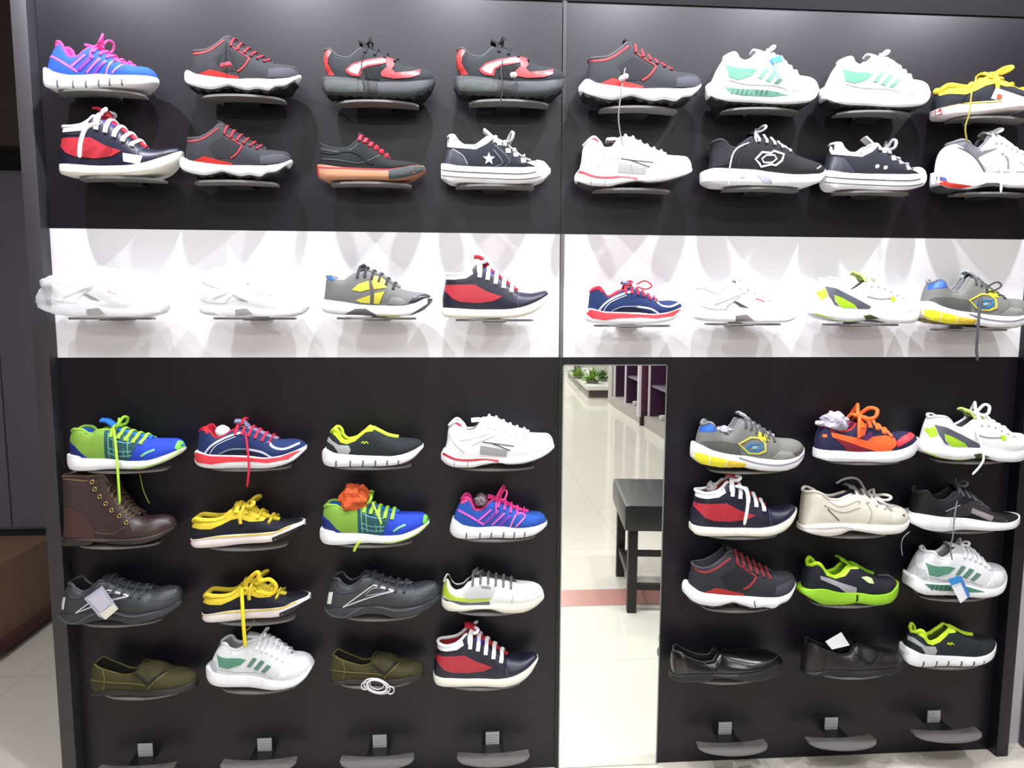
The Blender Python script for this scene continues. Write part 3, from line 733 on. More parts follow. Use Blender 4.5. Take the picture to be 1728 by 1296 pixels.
CRM = (204, 200, 186)
design('cream', name='running_shoe', row=870, ref=(940, 1690, 965), um=LEA(CRM), sm=RUB((222, 218, 212)), lm=FAB((44, 34, 66)),
  cm=(LEA((196, 190, 176)), .014), thr=1270, low=1500,
  top=[(962, 660), (1000, 664), (1060, 685), (1110, 718), (1170, 722), (1230, 702), (1290, 682), (1350, 685), (1400, 705), (1450, 732), (1530, 750), (1600, 760), (1650, 778), (1686, 825)],
  heel=[(948, 880), (952, 800), (956, 720), (962, 660)],
  feather=[(940, 885), (1050, 882), (1170, 882), (1300, 890), (1450, 900), (1600, 898), (1690, 858)],
  bot=[(944, 920), (1000, 950), (1100, 965), (1180, 955), (1250, 930), (1350, 945), (1450, 960), (1560, 955), (1640, 920), (1690, 872)],
  tongue=[(1255, 620), (1300, 632), (1335, 665)], tm=FAB((120, 116, 116)), laces=dict(m=FAB((214, 210, 200)), n=4, r=.014, bs=.12, bu=.8, up=.25),
  art=[('side_slash', LEA((60, 58, 62)), [(1085, 780), (1165, 858)], dict(w=6)),
       ('side_seam', LEA((170, 164, 150)), [(1050, 690), (1150, 760), (1230, 750), (1320, 710)], dict(w=5)),
       ('side_seam', LEA((176, 170, 156)), [(1060, 750), (1180, 800), (1300, 770)], dict(w=5)),
       ('side_seam', LEA((176, 170, 156)), [(1340, 740), (1370, 800), (1350, 880)], dict(w=5)),
       ('toe_hole', LEA((40, 38, 46)), [(1592, 826), (1618, 824), (1612, 840)]),
       ('sole_seam', RUB((190, 180, 195)), [(945, 905), (1080, 905), (1190, 900), (1260, 915)], dict(w=5, on='S')),
       ('insole_label', FAB((210, 205, 150)), [(1200, 690), (1230, 688), (1215, 700)])])

design('whitegrey', name='running_shoe', row=500, ref=(905, 1590, 645), um=LEA((228, 228, 230)), sm=RUB(WH), lm=FAB((180, 180, 184)),
  cm=(LEA((222, 222, 224)), .012), thr=1150, low=1400,
  top=[(925, 430), (970, 426), (1010, 450), (1060, 456), (1110, 430), (1160, 402), (1220, 402), (1290, 440), (1350, 480), (1420, 510), (1500, 520), (1560, 532), (1587, 560)],
  heel=[(912, 570), (917, 500), (925, 430)],
  feather=[(905, 592), (1000, 577), (1150, 577), (1300, 600), (1450, 600), (1590, 575)],
  bot=[(906, 615), (980, 635), (1100, 641), (1300, 643), (1450, 641), (1540, 625), (1590, 588)],
  tongue=[(1165, 375), (1200, 385)], laces=dict(m=FAB((225, 225, 228)), n=5, r=.013, bs=.07),
  art=[('side_slash', LEA((70, 66, 66)), [(1125, 508), (1160, 513), (1232, 552), (1180, 546)]),
       ('side_line', LEA((150, 150, 152)), [(930, 425), (990, 452), (1055, 470)], dict(w=6)),
       ('side_line', LEA((168, 168, 170)), [(1015, 532), (1120, 490), (1255, 435)], dict(w=8)),
       ('side_line', LEA((168, 168, 170)), [(1090, 545), (1140, 505), (1185, 468)], dict(w=8)),
       ('side_mark', LEA((210, 60, 90)), [(1275, 492), (1300, 500), (1330, 512)], dict(w=7)),
       ('heel_line', LEA((180, 180, 180)), [(925, 540), (1010, 560), (1100, 560)], dict(w=5)),
       ('sole_arch', RUB((110, 104, 106)), [(1150, 600), (1220, 592), (1265, 632), (1150, 638)], dict(on='S'))])

LIME = (164, 210, 40)
design('whitelime', name='running_shoe', row=750, ref=(925, 1736, 492), um=LEA((226, 226, 229)), sm=RUB(WH), lm=FAB((60, 66, 70)),
  cm=(LEA((220, 220, 222)), .012), thr=1275, low=1580,
  top=[(1000, 168), (1018, 160), (1060, 166), (1100, 187), (1140, 230), (1200, 248), (1250, 226), (1300, 192), (1340, 178), (1390, 182), (1440, 205), (1500, 240), (1570, 270), (1640, 281), (1690, 284), (1720, 312), (1734, 348)],
  heel=[(955, 335), (968, 280), (982, 222), (1000, 168)],
  feather=[(925, 385), (960, 345), (1050, 375), (1150, 390), (1300, 392), (1400, 402), (1550, 425), (1650, 405), (1736, 358)],
  bot=[(928, 402), (960, 430), (1050, 460), (1180, 475), (1270, 465), (1330, 460), (1450, 488), (1560, 492), (1660, 475), (1736, 410)],
  tongue=[(1235, 105), (1280, 120), (1310, 160)], tm=FAB((190, 215, 120)), laces=dict(m=FAB((228, 228, 230)), n=6, r=.015, bs=.085, up=1.0),
  art=[('side_band', LEA((84, 86, 98)), [(1000, 218), (1070, 240), (1180, 290), (1320, 366), (1310, 386), (1230, 381), (1150, 340), (1048, 278), (1060, 330), (1092, 366), (1060, 352), (1018, 292)]),
       ('side_insert', LEA(LIME), [(1052, 284), (1110, 305), (1200, 352), (1226, 378), (1115, 376), (1074, 338)]),
       ('heel_insert', LEA(LIME), [(970, 245), (1000, 228), (1012, 292), (975, 312)]),
       ('side_seam', LEA((120, 122, 130)), [(1290, 292), (1360, 312), (1450, 312)], dict(w=5)),
       ('side_dot', LEA(LIME), [(1440, 300), (1480, 296), (1485, 330), (1455, 335)]),
       ('sole_edge', RUB((180, 215, 90)), [(935, 410), (1050, 462), (1180, 476), (1250, 470)], dict(w=10, on='S')),
       ('sole_arch', RUB((60, 74, 20)), [(1265, 432), (1310, 424), (1372, 455), (1290, 466)], dict(on='S'))])

BLU = (34, 62, 176)
design('bluegreen', name='running_shoe', row=750, ref=(105, 862, 440), um=FAB(BLU), sm=RUB(WH), lm=FAB((30, 100, 190)),
  cm=(FAB((130, 168, 62)), .014), thr=385, low=640,
  top=[(142, 178), (180, 162), (230, 167), (262, 190), (290, 196), (320, 176), (360, 168), (410, 170), (450, 175), (500, 192), (580, 216), (640, 226), (720, 226), (800, 228), (842, 246), (860, 285)],
  heel=[(125, 330), (126, 260), (132, 205), (142, 178)],
  feather=[(105, 350), (120, 328), (210, 342), (240, 358), (380, 362), (540, 380), (650, 378), (760, 345), (862, 288)],
  bot=[(108, 390), (140, 428), (230, 440), (380, 432), (480, 430), (600, 432), (700, 410), (790, 370), (862, 302)],
  tongue=[(330, 95), (370, 100), (410, 130)], tm=FAB((30, 100, 190)), laces=dict(m=FAB((150, 200, 60)), n=5, r=.016, bs=.08, up=.8),
  art=[('heel_knit', FAB((118, 156, 58)), [(140, 178), (230, 162), (262, 190), (300, 182), (370, 170), (382, 250), (382, 358), (270, 352), (230, 320), (190, 270), (140, 232)]),
       ('mid_mesh', FAB((36, 74, 84)), [(376, 168), (470, 180), (592, 220), (592, 270), (545, 372), (380, 358)]),
       ('heel_counter', LEA((24, 34, 110)), [(124, 250), (180, 270), (228, 322), (240, 356), (200, 342), (122, 328)]),
       ('toe_tip', RUB((110, 190, 70)), [(818, 290), (825, 245), (848, 240), (862, 275), (858, 300), (830, 308)]),
       ('toe_mark', LEA((110, 180, 130)), [(622, 345), (660, 318), (705, 300)], dict(w=14)),
       ('sole_edge', RUB((160, 200, 70)), [(560, 428), (700, 402), (790, 358), (850, 305)], dict(w=8, on='S'))]
      +[('mesh_stripe', LEA((96, 170, 90)), [(x, 185+(x-390)*.28), (x+10, 350)], dict(w=6)) for x in (400, 432, 464, 496, 528)]
      +[('mesh_stripe', LEA((110, 160, 190)), [(400, 215+k*34), (470, 245+k*32), (560, 255+k*28)], dict(w=6)) for k in range(4)])

def limeart(gx, stripe): return None
design('blacklime', name='running_shoe', row=750, ref=(97, 787, 437), um=FAB((28, 35, 37)), sm=RUB(WH), lm=FAB((70, 90, 20)),
  cm=(FAB((190, 225, 50)), .018), thr=400, low=600,
  top=[(165, 200), (195, 178), (225, 232), (270, 266), (330, 250), (390, 203), (430, 172), (460, 184), (500, 204), (560, 230), (640, 240), (720, 246), (765, 260), (785, 288)],
  heel=[(122, 315), (128, 270), (143, 228), (165, 200)],
  feather=[(97, 335), (122, 315), (200, 345), (290, 356), (420, 365), (560, 370), (640, 360), (720, 330), (787, 284)],
  bot=[(100, 380), (120, 420), (200, 437), (400, 437), (560, 432), (640, 420), (710, 390), (787, 305)],
  tongue=[(415, 160), (440, 165)], tm=FAB((200, 230, 60)),
  art=[('collar_panel', FAB((190, 225, 50)), [(160, 195), (195, 172), (215, 190), (235, 235), (275, 252), (330, 232), (390, 182), (430, 158), (452, 172), (450, 192), (400, 200), (330, 260), (275, 280), (235, 268), (200, 222)]),
       ('heel_stripe', LEA((158, 158, 160)), [(136, 226), (150, 228), (182, 258), (222, 285), (290, 290), (302, 320), (286, 352), (220, 350), (212, 325), (188, 290), (132, 255)]),
       ('side_mark', LEA((180, 200, 30)), [(374, 275), (385, 262), (395, 278), (405, 262), (420, 278)], dict(w=6))]
      +[('sole_groove', RUB((90, 90, 98)), [(x, 392), (x-4, 444)], dict(w=10, on='S')) for x in (205, 300, 385, 470, 550, 625)])

design('limesole', name='running_shoe', row=990, ref=(930, 1617, 430), um=FAB((26, 28, 36)), sm=RUB((138, 190, 34)), lm=FAB((110, 160, 20)),
  cm=(FAB((170, 215, 40)), .018), thr=1245, low=1440,
  top=[(992, 140), (1025, 132), (1060, 165), (1095, 205), (1150, 228), (1205, 205), (1240, 165), (1290, 150), (1340, 172), (1400, 203), (1460, 215), (1540, 218), (1580, 236), (1603, 268)],
  heel=[(962, 290), (964, 230), (975, 180), (992, 140)],
  feather=[(930, 295), (1050, 310), (1200, 340), (1300, 345), (1400, 360), (1500, 350), (1570, 310), (1617, 262)],
  bot=[(935, 325), (980, 370), (1080, 415), (1200, 422), (1300, 412), (1420, 428), (1500, 418), (1570, 382), (1617, 295)],
  tongue=[(1195, 88), (1235, 110), (1270, 145)], tm=FAB((120, 170, 30)),
  art=[('collar_panel', FAB((180, 220, 70)), [(1050, 150), (1090, 200), (1150, 222), (1200, 197), (1240, 150), (1320, 158), (1310, 175), (1250, 175), (1210, 222), (1150, 238), (1085, 215)]),
       ('side_stripe', LEA((150, 150, 156)), [(1038, 215), (1100, 232), (1180, 265), (1280, 300), (1282, 332), (1220, 336), (1160, 292), (1040, 238)]),
       ('side_badge', LEA((196, 216, 150)), [(1310, 230), (1350, 225), (1385, 240), (1390, 275), (1355, 270)]),
       ('toe_arc', LEA((110, 110, 118)), [(1470, 222), (1545, 225), (1570, 255)], dict(w=9)),
       ('sole_split', RUB((20, 24, 20)), [(1283, 350), (1280, 425)], dict(w=11, on='S')),
       ('heel_loop', FAB((110, 130, 60)), [(990, 130), (1060, 150)], dict(w=9))])

design('boot', name='ankle_boot', row=860, ref=(60, 803, 925), um=mat((50, 34, 33), .6, .2, 200), sm=RUB((40, 30, 30)), lm=FAB((40, 28, 26)), wid=1.0,
  cm=(LEA((84, 66, 52)), .010), thr=392, low=560, collar=.15,
  top=[(92, 445), (180, 455), (280, 458), (375, 450), (400, 500), (430, 565), (470, 625), (515, 685), (560, 722), (620, 733), (700, 724), (750, 732), (785, 758), (801, 795)],
  heel=[(72, 860), (82, 800), (88, 700), (90, 560), (92, 445)],
  feather=[(60, 862), (250, 880), (400, 888), (600, 880), (720, 852), (803, 795)],
  bot=[(64, 915), (280, 925), (300, 906), (450, 922), (600, 922), (720, 888), (803, 815)],
  tongue=[(392, 425), (405, 455)], laces=dict(m=FAB((96, 78, 50)), n=8, r=.008, bow=0, drop=.9),
  eyelets=(mat((170, 150, 96), .3, metal=1.0), [(312, 496), (328, 543), (358, 592), (394, 640), (430, 685), (480, 724), (525, 768)], .016),
  art=[('ankle_piping', LEA((120, 96, 60)), [(95, 470), (180, 480), (280, 488)], dict(w=7)),
       ('side_seam', LEA((96, 66, 60)), [(105, 690), (200, 760), (300, 830), (430, 845), (520, 800)], dict(w=6)),
       ('heel_panel', LEA((66, 42, 38)), [(90, 640), (200, 690), (300, 800), (310, 880), (74, 862)]),
       ('toe_cap', LEA((48, 32, 32)), [(540, 770), (600, 745), (700, 735), (760, 742), (800, 795), (720, 850), (600, 878), (500, 880), (560, 830)]),
       ('toe_seam', LEA((92, 72, 70)), [(505, 875), (565, 825), (545, 765)], dict(w=5)),
       ('welt', RUB((74, 56, 54)), [(70, 868), (250, 886), (400, 892), (600, 885), (720, 858), (795, 802)], dict(w=6, on='S'))])

design('darkgrey', name='leather_sneaker', row=1000, ref=(110, 897, 470), um=mat((46, 48, 52), .55, .1, 200), sm=RUB((42, 44, 49)), lm=FAB((20, 20, 23)),
  cm=(LEA((56, 58, 62)), .012), thr=385, low=690,
  top=[(182, 168), (215, 180), (250, 217), (290, 237), (340, 215), (390, 165), (440, 165), (500, 192), (570, 215), (640, 228), (720, 225), (800, 213), (860, 214), (892, 250)],
  heel=[(126, 360), (138, 290), (155, 225), (182, 168)],
  feather=[(110, 370), (250, 388), (400, 385), (500, 382), (600, 400), (700, 395), (820, 365), (897, 300)],
  bot=[(118, 402), (180, 450), (260, 462), (360, 442), (420, 432), (520, 442), (600, 466), (700, 452), (800, 420), (897, 332)],
  tongue=[(395, 138), (430, 145)], laces=dict(m=FAB((52, 54, 58)), n=5, r=.013, bow=0),
  art=[('side_emblem', LEA((190, 190, 192)), [(250, 376), (355, 300), (455, 226)], dict(w=7)),
       ('side_emblem', LEA((190, 190, 192)), [(455, 226), (522, 246), (592, 270)], dict(w=9)),
       ('side_emblem', LEA((190, 190, 192)), [(592, 270), (430, 312), (250, 376)], dict(w=7)),
       ('side_emblem', LEA((150, 150, 152)), [(405, 290), (462, 246), (560, 270), (405, 300)], dict(w=4)),
       ('heel_label', LEA((222, 222, 216)), [(152, 268), (186, 270), (172, 350), (136, 350)]),
       ('sole_wave', RUB((72, 74, 80)), [(125, 388), (190, 432), (260, 442), (340, 400), (420, 376), (500, 384), (620, 410), (760, 385), (860, 335)], dict(w=9, on='S')),
       ('toe_seam', LEA((64, 68, 72)), [(700, 232), (720, 285), (800, 300), (870, 280)], dict(w=5)),
       ('side_seam', LEA((64, 68, 72)), [(190, 200), (230, 270), (340, 260), (400, 190)], dict(w=5))])

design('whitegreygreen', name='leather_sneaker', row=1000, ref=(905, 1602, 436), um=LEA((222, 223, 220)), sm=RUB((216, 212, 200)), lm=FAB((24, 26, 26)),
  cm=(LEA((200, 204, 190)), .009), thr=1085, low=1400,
  top=[(922, 205), (945, 190), (965, 238), (1010, 268), (1050, 255), (1090, 212), (1130, 180), (1190, 172), (1260, 185), (1340, 200), (1420, 216), (1500, 222), (1560, 237), (1592, 272), (1600, 300)],
  heel=[(908, 310), (914, 255), (922, 205)],
  feather=[(905, 322), (960, 347), (1050, 375), (1220, 378), (1300, 372), (1400, 376), (1500, 362), (1602, 308)],
  bot=[(910, 370), (950, 408), (1040, 416), (1150, 405), (1220, 405), (1330, 434), (1430, 435), (1530, 400), (1602, 330)],
  tongue=[(1150, 138), (1195, 140)], tm=FAB((60, 60, 60)), laces=dict(m=FAB((96, 98, 98)), n=6, r=.013, bs=.06, up=.2),
  art=[('heel_band', LEA((170, 196, 60)), [(918, 200), (940, 188), (945, 240), (962, 282), (1000, 308), (1100, 325), (1230, 325), (1222, 345), (1050, 346), (955, 326), (912, 290)]),
       ('foot_band', LEA((92, 90, 92)), [(908, 306), (960, 333), (1100, 354), (1228, 348), (1226, 376), (1050, 375), (960, 360)]),
       ('side_panel', FAB((188, 190, 192)), [(1030, 275), (1120, 230), (1275, 240), (1240, 322), (1080, 325)]),
       ('side_label', LEA((120, 124, 126)), [(1170, 236), (1235, 244), (1235, 262), (1175, 254)]),
       ('toe_panel', FAB((196, 198, 200)), [(1430, 270), (1490, 245), (1570, 260), (1560, 290), (1470, 320)]),
       ('toe_seam', LEA((180, 182, 184)), [(1300, 215), (1380, 280), (1370, 360)], dict(w=5))])

OLV = (56, 53, 28)
design('olive', name='slip_on_shoe', row=1130, ref=(150, 790, 922), um=FAB(OLV), sm=RUB((34, 32, 30)), lm=FAB((26, 26, 22)),
  cm=(FAB((92, 88, 40)), .008), thr=452, low=470,
  top=[(172, 698), (190, 703), (230, 730), (300, 757), (380, 778), (430, 765), (460, 712), (490, 695), (530, 697), (580, 716), (620, 745), (690, 755), (745, 765), (780, 785), (788, 810)],
  heel=[(155, 860), (152, 800), (158, 745), (172, 698)],
  feather=[(150, 862), (300, 880), (450, 890), (600, 885), (720, 870), (790, 832)],
  bot=[(153, 890), (250, 912), (450, 922), (600, 922), (720, 907), (790, 862)],
  art=[('elastic_gore', FAB((28, 28, 24)), [(440, 775), (462, 770), (530, 832), (600, 752), (622, 760), (545, 842), (515, 845)]),
       ('vamp_seam', FAB((112, 104, 50)), [(622, 770), (555, 838), (520, 880)], dict(w=5)),
       ('heel_seam', FAB((104, 98, 50)), [(250, 745), (262, 810), (250, 872)], dict(w=4)),
       ('side_seam', FAB((104, 98, 50)), [(160, 800), (300, 822), (440, 835), (510, 848)], dict(w=4))])
d2 = dict(DES['olive']); d2.update(um=LEA((26, 23, 25)), sm=RUB((20, 19, 20)), cm=(FAB((36, 34, 36)), .008), lm=FAB((14, 13, 14)),
  art=[('elastic_gore', FAB((14, 13, 14)), d2['art'][0][2]), ('vamp_seam', FAB((52, 48, 50)), d2['art'][1][2], dict(w=5)), ('heel_seam', FAB((44, 42, 44)), d2['art'][2][2], dict(w=4))])
DES['blackslip'] = d2

design('loafer', name='loafer', row=1110, ref=(40, 822, 960), um=mat((16, 15, 17), 0.24, 0.05, 90, coat=.3), sm=RUB((22, 20, 21)), lm=FAB((10, 10, 11)),
  cm=(LEA((54, 52, 56)), .007), thr=345, low=372,
  top=[(64, 718), (85, 735), (130, 770), (200, 800), (270, 812), (325, 802), (352, 755), (380, 735), (450, 735), (550, 745), (650, 752), (740, 762), (795, 780), (820, 806)],
  heel=[(52, 870), (44, 800), (50, 755), (64, 718)],
  feather=[(40, 880), (150, 900), (300, 902), (400, 910), (550, 905), (700, 875), (822, 820)],
  bot=[(48, 930), (150, 955), (280, 957), (310, 930), (400, 935), (550, 960), (680, 950), (760, 915), (822, 845)],
  art=[('vamp_seam', LEA((48, 46, 50)), [(370, 760), (430, 800), (560, 830), (700, 815), (790, 780)], dict(w=5)),
       ('side_seam', LEA((44, 42, 46)), [(250, 815), (300, 860), (310, 895)], dict(w=5))])

design('orange', name='running_shoe', row=740, ref=(160, 922, 490), um=FAB((34, 34, 66)), sm=RUB(WH), lm=FAB((110, 34, 60)),
  cm=(FAB((190, 50, 60)), .012), thr=420, low=700,
  top=[(202, 226), (235, 218), (280, 252), (340, 266), (395, 252), (435, 212), (480, 185), (540, 192), (600, 228), (650, 258), (705, 280), (760, 276), (820, 264), (868, 272), (900, 300), (915, 322)],
  heel=[(165, 380), (166, 330), (180, 272), (202, 226)],
  feather=[(160, 385), (300, 405), (450, 415), (600, 412), (700, 405), (800, 376), (870, 342), (922, 308)],
  bot=[(163, 450), (220, 475), (350, 482), (500, 487), (650, 489), (780, 466), (870, 425), (922, 348)],
  tongue=[(455, 150), (500, 160)], tm=FAB((200, 80, 70)), laces=dict(m=FAB((245, 110, 50)), n=5, r=.02, bs=.15, up=.6),
  art=[('quarter', FAB((120, 26, 46)), [(225, 232), (300, 290), (400, 330), (520, 402), (360, 410), (315, 360), (240, 300)]),
       ('side_swoosh', LEA((236, 96, 44)), [(232, 268), (330, 290), (430, 310), (490, 330), (530, 300), (620, 290), (692, 312), (690, 362), (650, 408), (560, 408), (450, 372), (340, 332), (240, 302)]),
       ('lace_strap', LEA((232, 90, 50)), [(425, 265), (465, 205), (500, 205), (472, 290), (430, 305)]),
       ('mid_panel', FAB((90, 40, 90)), [(440, 300), (480, 290), (520, 262), (530, 300), (490, 328)]),
       ('toe_stripe', LEA((196, 50, 60)), [(690, 342), (760, 302), (850, 270), (882, 280), (820, 322), (700, 378)]),
       ('heel_dot', LEA((230, 110, 60)), [(185, 285), (205, 278), (210, 298), (190, 305)])])

# ------------------------------------------------------------------ the display wall
BLK = mat((18, 15, 22), 0.40, 0.04, 60, spec=0.38, name='black_laminate')
BLKE = mat((50, 48, 52), 0.5, name='dark_edge_laminate')
WHP = mat((236, 234, 238), 0.45, name='white_laminate')
STRIP = mat((120, 120, 120), 0.35, metal=0.6, name='joint_strip')
WB, ZB, ZT, ZTOP = 1.281, 1.161, 1.482, 2.058
MX1 = 0.286                                   # right edge of the mirror
FD = 0.036                                    # how far the frame stands out
gu = 'black shoe display units along the wall'
ul = empty('display_unit', (-WB/2, 0, 0)); tag(ul, 'black display unit with white band, left bay without a mirror', 'display unit', gu)
ur = empty('display_unit', (WB/2, 0, 0)); tag(ur, 'black display unit with white band, right bay holding the narrow mirror', 'display unit', gu)
def pbox(name, root, x0, x1, y0, y1, z0, z1, m, bev=0.0):
    cx = root.location.x; return box(name, x0-cx, x1-cx, y0, y1, z0, z1, m, root, bev)
for root, x0, x1 in ((ul, -WB, -0.0065), (ur, 0.0045, WB)):
    pbox('upper_panel', root, x0, x1, 0, .018, ZT, ZTOP, BLK)
    pbox('white_band_panel', root, x0, x1, 0, .018, ZB, ZT, WHP)
    pbox('lower_panel', root, x0, x1, 0, .018, 0.0, ZB, BLK)
    pbox('header_board', root, x0, x1, -.004, .018, ZTOP, ZTOP+.05, mat((10, 9, 12), .75, spec=.15))  # near-black matte colour stands in for the shaded underside of a projecting header
pbox('side_panel', ul, -WB-.036, -WB, -FD, .018, 0, ZTOP+.05, BLKE, .002)
pbox('side_panel', ur, WB, WB+.036, -FD, .018, 0, ZTOP+.05, BLK, .002)
pbox('joint_strip', ur, -.0045, .0045, -.004, .0, ZB, ZT, STRIP)
pbox('joint_strip', ur, -.0045, .0045, -.004, .0, ZT, ZTOP, mat((12, 12, 14), .5))
pbox('joint_strip', ur, -.0055, .0035, -.004, .0, 0, ZB, mat((12, 12, 14), .5))

# mirror
mr = empty('wall_mirror', ((.004+MX1)/2, 0, 0)); tag(mr, 'tall narrow frameless mirror on the right display unit, reflecting the bench', 'mirror')
mm = D.materials.new('mirror_silver'); mm.use_nodes = True; b = mm.node_tree.nodes['Principled BSDF']
b.inputs['Base Color'].default_value = (.93, .95, .93, 1); b.inputs['Metallic'].default_value = 1; b.inputs['Roughness'].default_value = .012
hw = (MX1-.004)/2; mz = ZB-.019
box('glass', -hw+.003, hw-.003, -.007, -.001, .002, mz-.003, mm, mr)
for a in ((-hw, -hw+.003, .002, mz), (hw-.003, hw, .002, mz), (-hw, hw, mz-.003, mz)):
    box('polished_edge', a[0], a[1], -.0075, -.001, a[2], a[3], mat((150, 155, 152), .25, metal=.5), mr)

# ------------------------------------------------------------------ brackets
PLM = mat((118, 116, 114), .4, alpha=.8, name='smoky_acrylic')
CLM = mat((190, 190, 190), .35, metal=.3, name='satin_clip')
def make_bracket():
    root = empty('shelf_bracket')
    bm = bmesh.new(); N = 24; top = []; W2 = .098
    outer = []; inner = []
    for i in range(N+1):
        a = -1+2*i/N
        outer.append((a*W2, -.066-.038*max(0, 1-a*a)**.55))
        inner.append((a*W2*.985, -.040-.012*(1-a*a)))
    # neck behind the middle, so the plate is a crescent on a stem
    for z in (0, -.005):
        row = []
        for x, y in outer: row.append(bm.verts.new((x, y, z)))
        for x, y in inner[::-1]: row.append(bm.verts.new((x, y, z)))
        top.append(row)
    n = len(top[0])
    for z in (0, 1):
        for i in range(N):
            bm.faces.new((top[z][i], top[z][i+1], top[z][n-2-i], top[z][n-1-i]))
    for i in range(n): bm.faces.new((top[0][i], top[0][(i+1) % n], top[1][(i+1) % n], top[1][i]))
    bmesh.ops.remove_doubles(bm, verts=bm.verts[:], dist=1e-5)
    obj('plate', bm, PLM, root, ang=30)
    box('stem', -.03, .03, -.056, -.001, -.0075, -.0055, mat((34, 34, 36), .4), root)
    bm = bmesh.new(); add_box(bm, -.019, .019, -.005, -.001, -.006, .030, .001)
    for i in range(4): add_box(bm, -.0185, .0185, -.0062, -.005, .002+i*.007, .0045+i*.007)
    obj('clip', bm, CLM, root, smooth=False)
    return root
BR0 = make_bracket(); BR_USED = [False]
def bracket(x, z, label):
    o = BR0 if not BR_USED[0] else copy_tree(BR0); BR_USED[0] = True
    o.location = (x, 0, z); tag(o, label, 'bracket', 'shoe display brackets on the black and white wall'); return o

# ------------------------------------------------------------------ placing the shoes
PROTO = {}; YC = -.063; YN = -.113
INST = {}
def shoe(idn, key, xh, xt, yb, label, brk):
    if key not in PROTO: PROTO[key] = Shoe(DES[key]); PROTO[key].root = PROTO[key].build(); o = PROTO[key].root
    else: o = copy_tree(PROTO[key].root)
    xm = (xh+xt)/2
    X0 = on_y(xh, yb-30, YC)[0]; X1 = on_y(xt, yb-30, YC)[0]; L = X1-X0
    z = on_y(xm, yb, YN)[2]
    o.location = (X0, YC, z); sc = L/L0; o.scale = (sc, sc, sc)
    tag(o, label, 'boot' if key == 'boot' else 'shoe', 'single shoes on the display wall')
    th = DES[key].get('outsole', (0, 0))[1]*L
    bracket(X0+L*.49, z+min(0, PROTO[key].minB)*L-th-.0015, brk)
    INST[idn] = (o, key, sc); return o
def to_local(idn, P):
    o, k, sc = INST[idn]; return (Vector(P)-Vector(o.location))/sc
def hang(idn, name, pts, r, m, y0=-.085, y1=-.127, flat=1.0):
    """a loose lace traced downwards, starting at the throat and passing in front of the shoe"""
    o, k, sc = INST[idn]; n = len(pts); W3 = []
    for i, p in enumerate(pts):
        y = y0+(y1-y0)*min(1, i/1.5); W3.append(to_local(idn, on_y(p[0], p[1], y)))
    return tube(name, catmull(W3, 5), r/sc, m, o, seg=7, taper=True)

R = 'black bracket plate '
shoe(11, 'purple', 76, 266, 144, 'blue and pink running shoe with tall pink lace bow, left end of top row', 'bracket under the blue and pink shoe at the left end of the top row')
shoe(12, 'greyred', 313, 508, 151, 'dark grey shoe, red trim, chunky white sole, top row second from left', 'bracket under the grey and red shoe, top row second from left')
shoe(13, 'blackred', 543, 735, 162, 'black and red shoe without a white tag, top row third from left', 'bracket under the black and red shoe, top row third from left')
shoe(14, 'blackred', 765, 955, 161, 'black and red shoe with small white diamond sticker, left of the seam in top row', 'bracket under the black and red shoe just left of the seam')
shoe(15, 'greyred', 977, 1182, 170, 'grey and red shoe, long lace hanging down, first right of the seam', 'bracket under the grey and red shoe just right of the seam')
shoe(16, 'whitegreen', 1192, 1380, 174, 'white and green running shoe with blue tag on its laces, top row', 'bracket under the white and green shoe with tag, top row')
shoe(17, 'whitegreen', 1386, 1567, 179, 'white and green running shoe without a tag, top row beside the yellow one', 'bracket under the untagged white and green shoe, top row')
shoe(18, 'yellow', 1576, 1762, 189, 'black canvas shoe, yellow collar, white label, right end of top row', 'bracket under the yellow-collared shoe at the right end of the top row')
shoe(21, 'midtop', 103, 310, 295, 'navy, red and white mid-top, left end of second row', 'bracket under the navy mid-top in the second row')
shoe(22, 'greyred', 305, 493, 297, 'dark grey shoe with red trim, second row beside the navy mid-top', 'bracket under the grey and red shoe in the second row')
shoe(23, 'gum', 536, 719, 304, 'low black canvas sneaker with red laces and tan sole', 'bracket under the black sneaker with tan sole')
shoe(24, 'star', 744, 929, 308, 'dark canvas sneaker with grey star and white toe cap, left of the seam', 'bracket under the star sneaker left of the seam')
shoe(25, 'whitered', 970, 1167, 312, 'white running shoe with red sole line, second row right of the seam', 'bracket under the white and red shoe in the second row')
shoe(26, 'blacklogo', 1183, 1391, 313, 'black running shoe with outlined diamond logo, white sole, loose white lace', 'bracket under the black shoe with diamond logo')
shoe(27, 'star', 1387, 1561, 319, 'black canvas sneaker with white toe cap, second row right of the diamond logo shoe', 'bracket under the white-toed canvas sneaker right of the diamond logo shoe')
shoe(28, 'greywindow', 1576, 1770, 320, 'white running shoe with grey side windows and red heel, right end of second row', 'bracket under the white shoe with grey windows')
shoe(31, 'whitegrey', 88, 285, 535, 'white shoe wrapped in clear plastic, left end of the white band', 'bracket under the plastic-wrapped shoe at the left end')
shoe(32, 'whitegrey', 338, 522, 535, 'white shoe wrapped in clear plastic, second from left on the white band', 'bracket under the second plastic-wrapped shoe')
shoe(33, 'greyyellow', 543, 730, 535, 'grey running shoe with yellow cross-strap patches on the white band', 'bracket under the grey shoe with yellow patches')
shoe(34, 'midtop', 745, 927, 538, 'navy, red and white mid-top on the white band, left of the seam', 'bracket under the navy mid-top on the white band')
shoe(35, 'navyred', 987, 1151, 547, 'navy running shoe with red collar and looped red laces on the white band', 'bracket under the navy and red shoe on the white band')
shoe(36, 'whitegrey', 1170, 1345, 545, 'unwrapped white and grey running shoe on the white band', 'bracket under the unwrapped white shoe on the white band')
shoe(37, 'whitelime', 1366, 1549, 546, 'white and lime running shoe with grey side bar on the white band', 'bracket under the white and lime shoe on the white band')
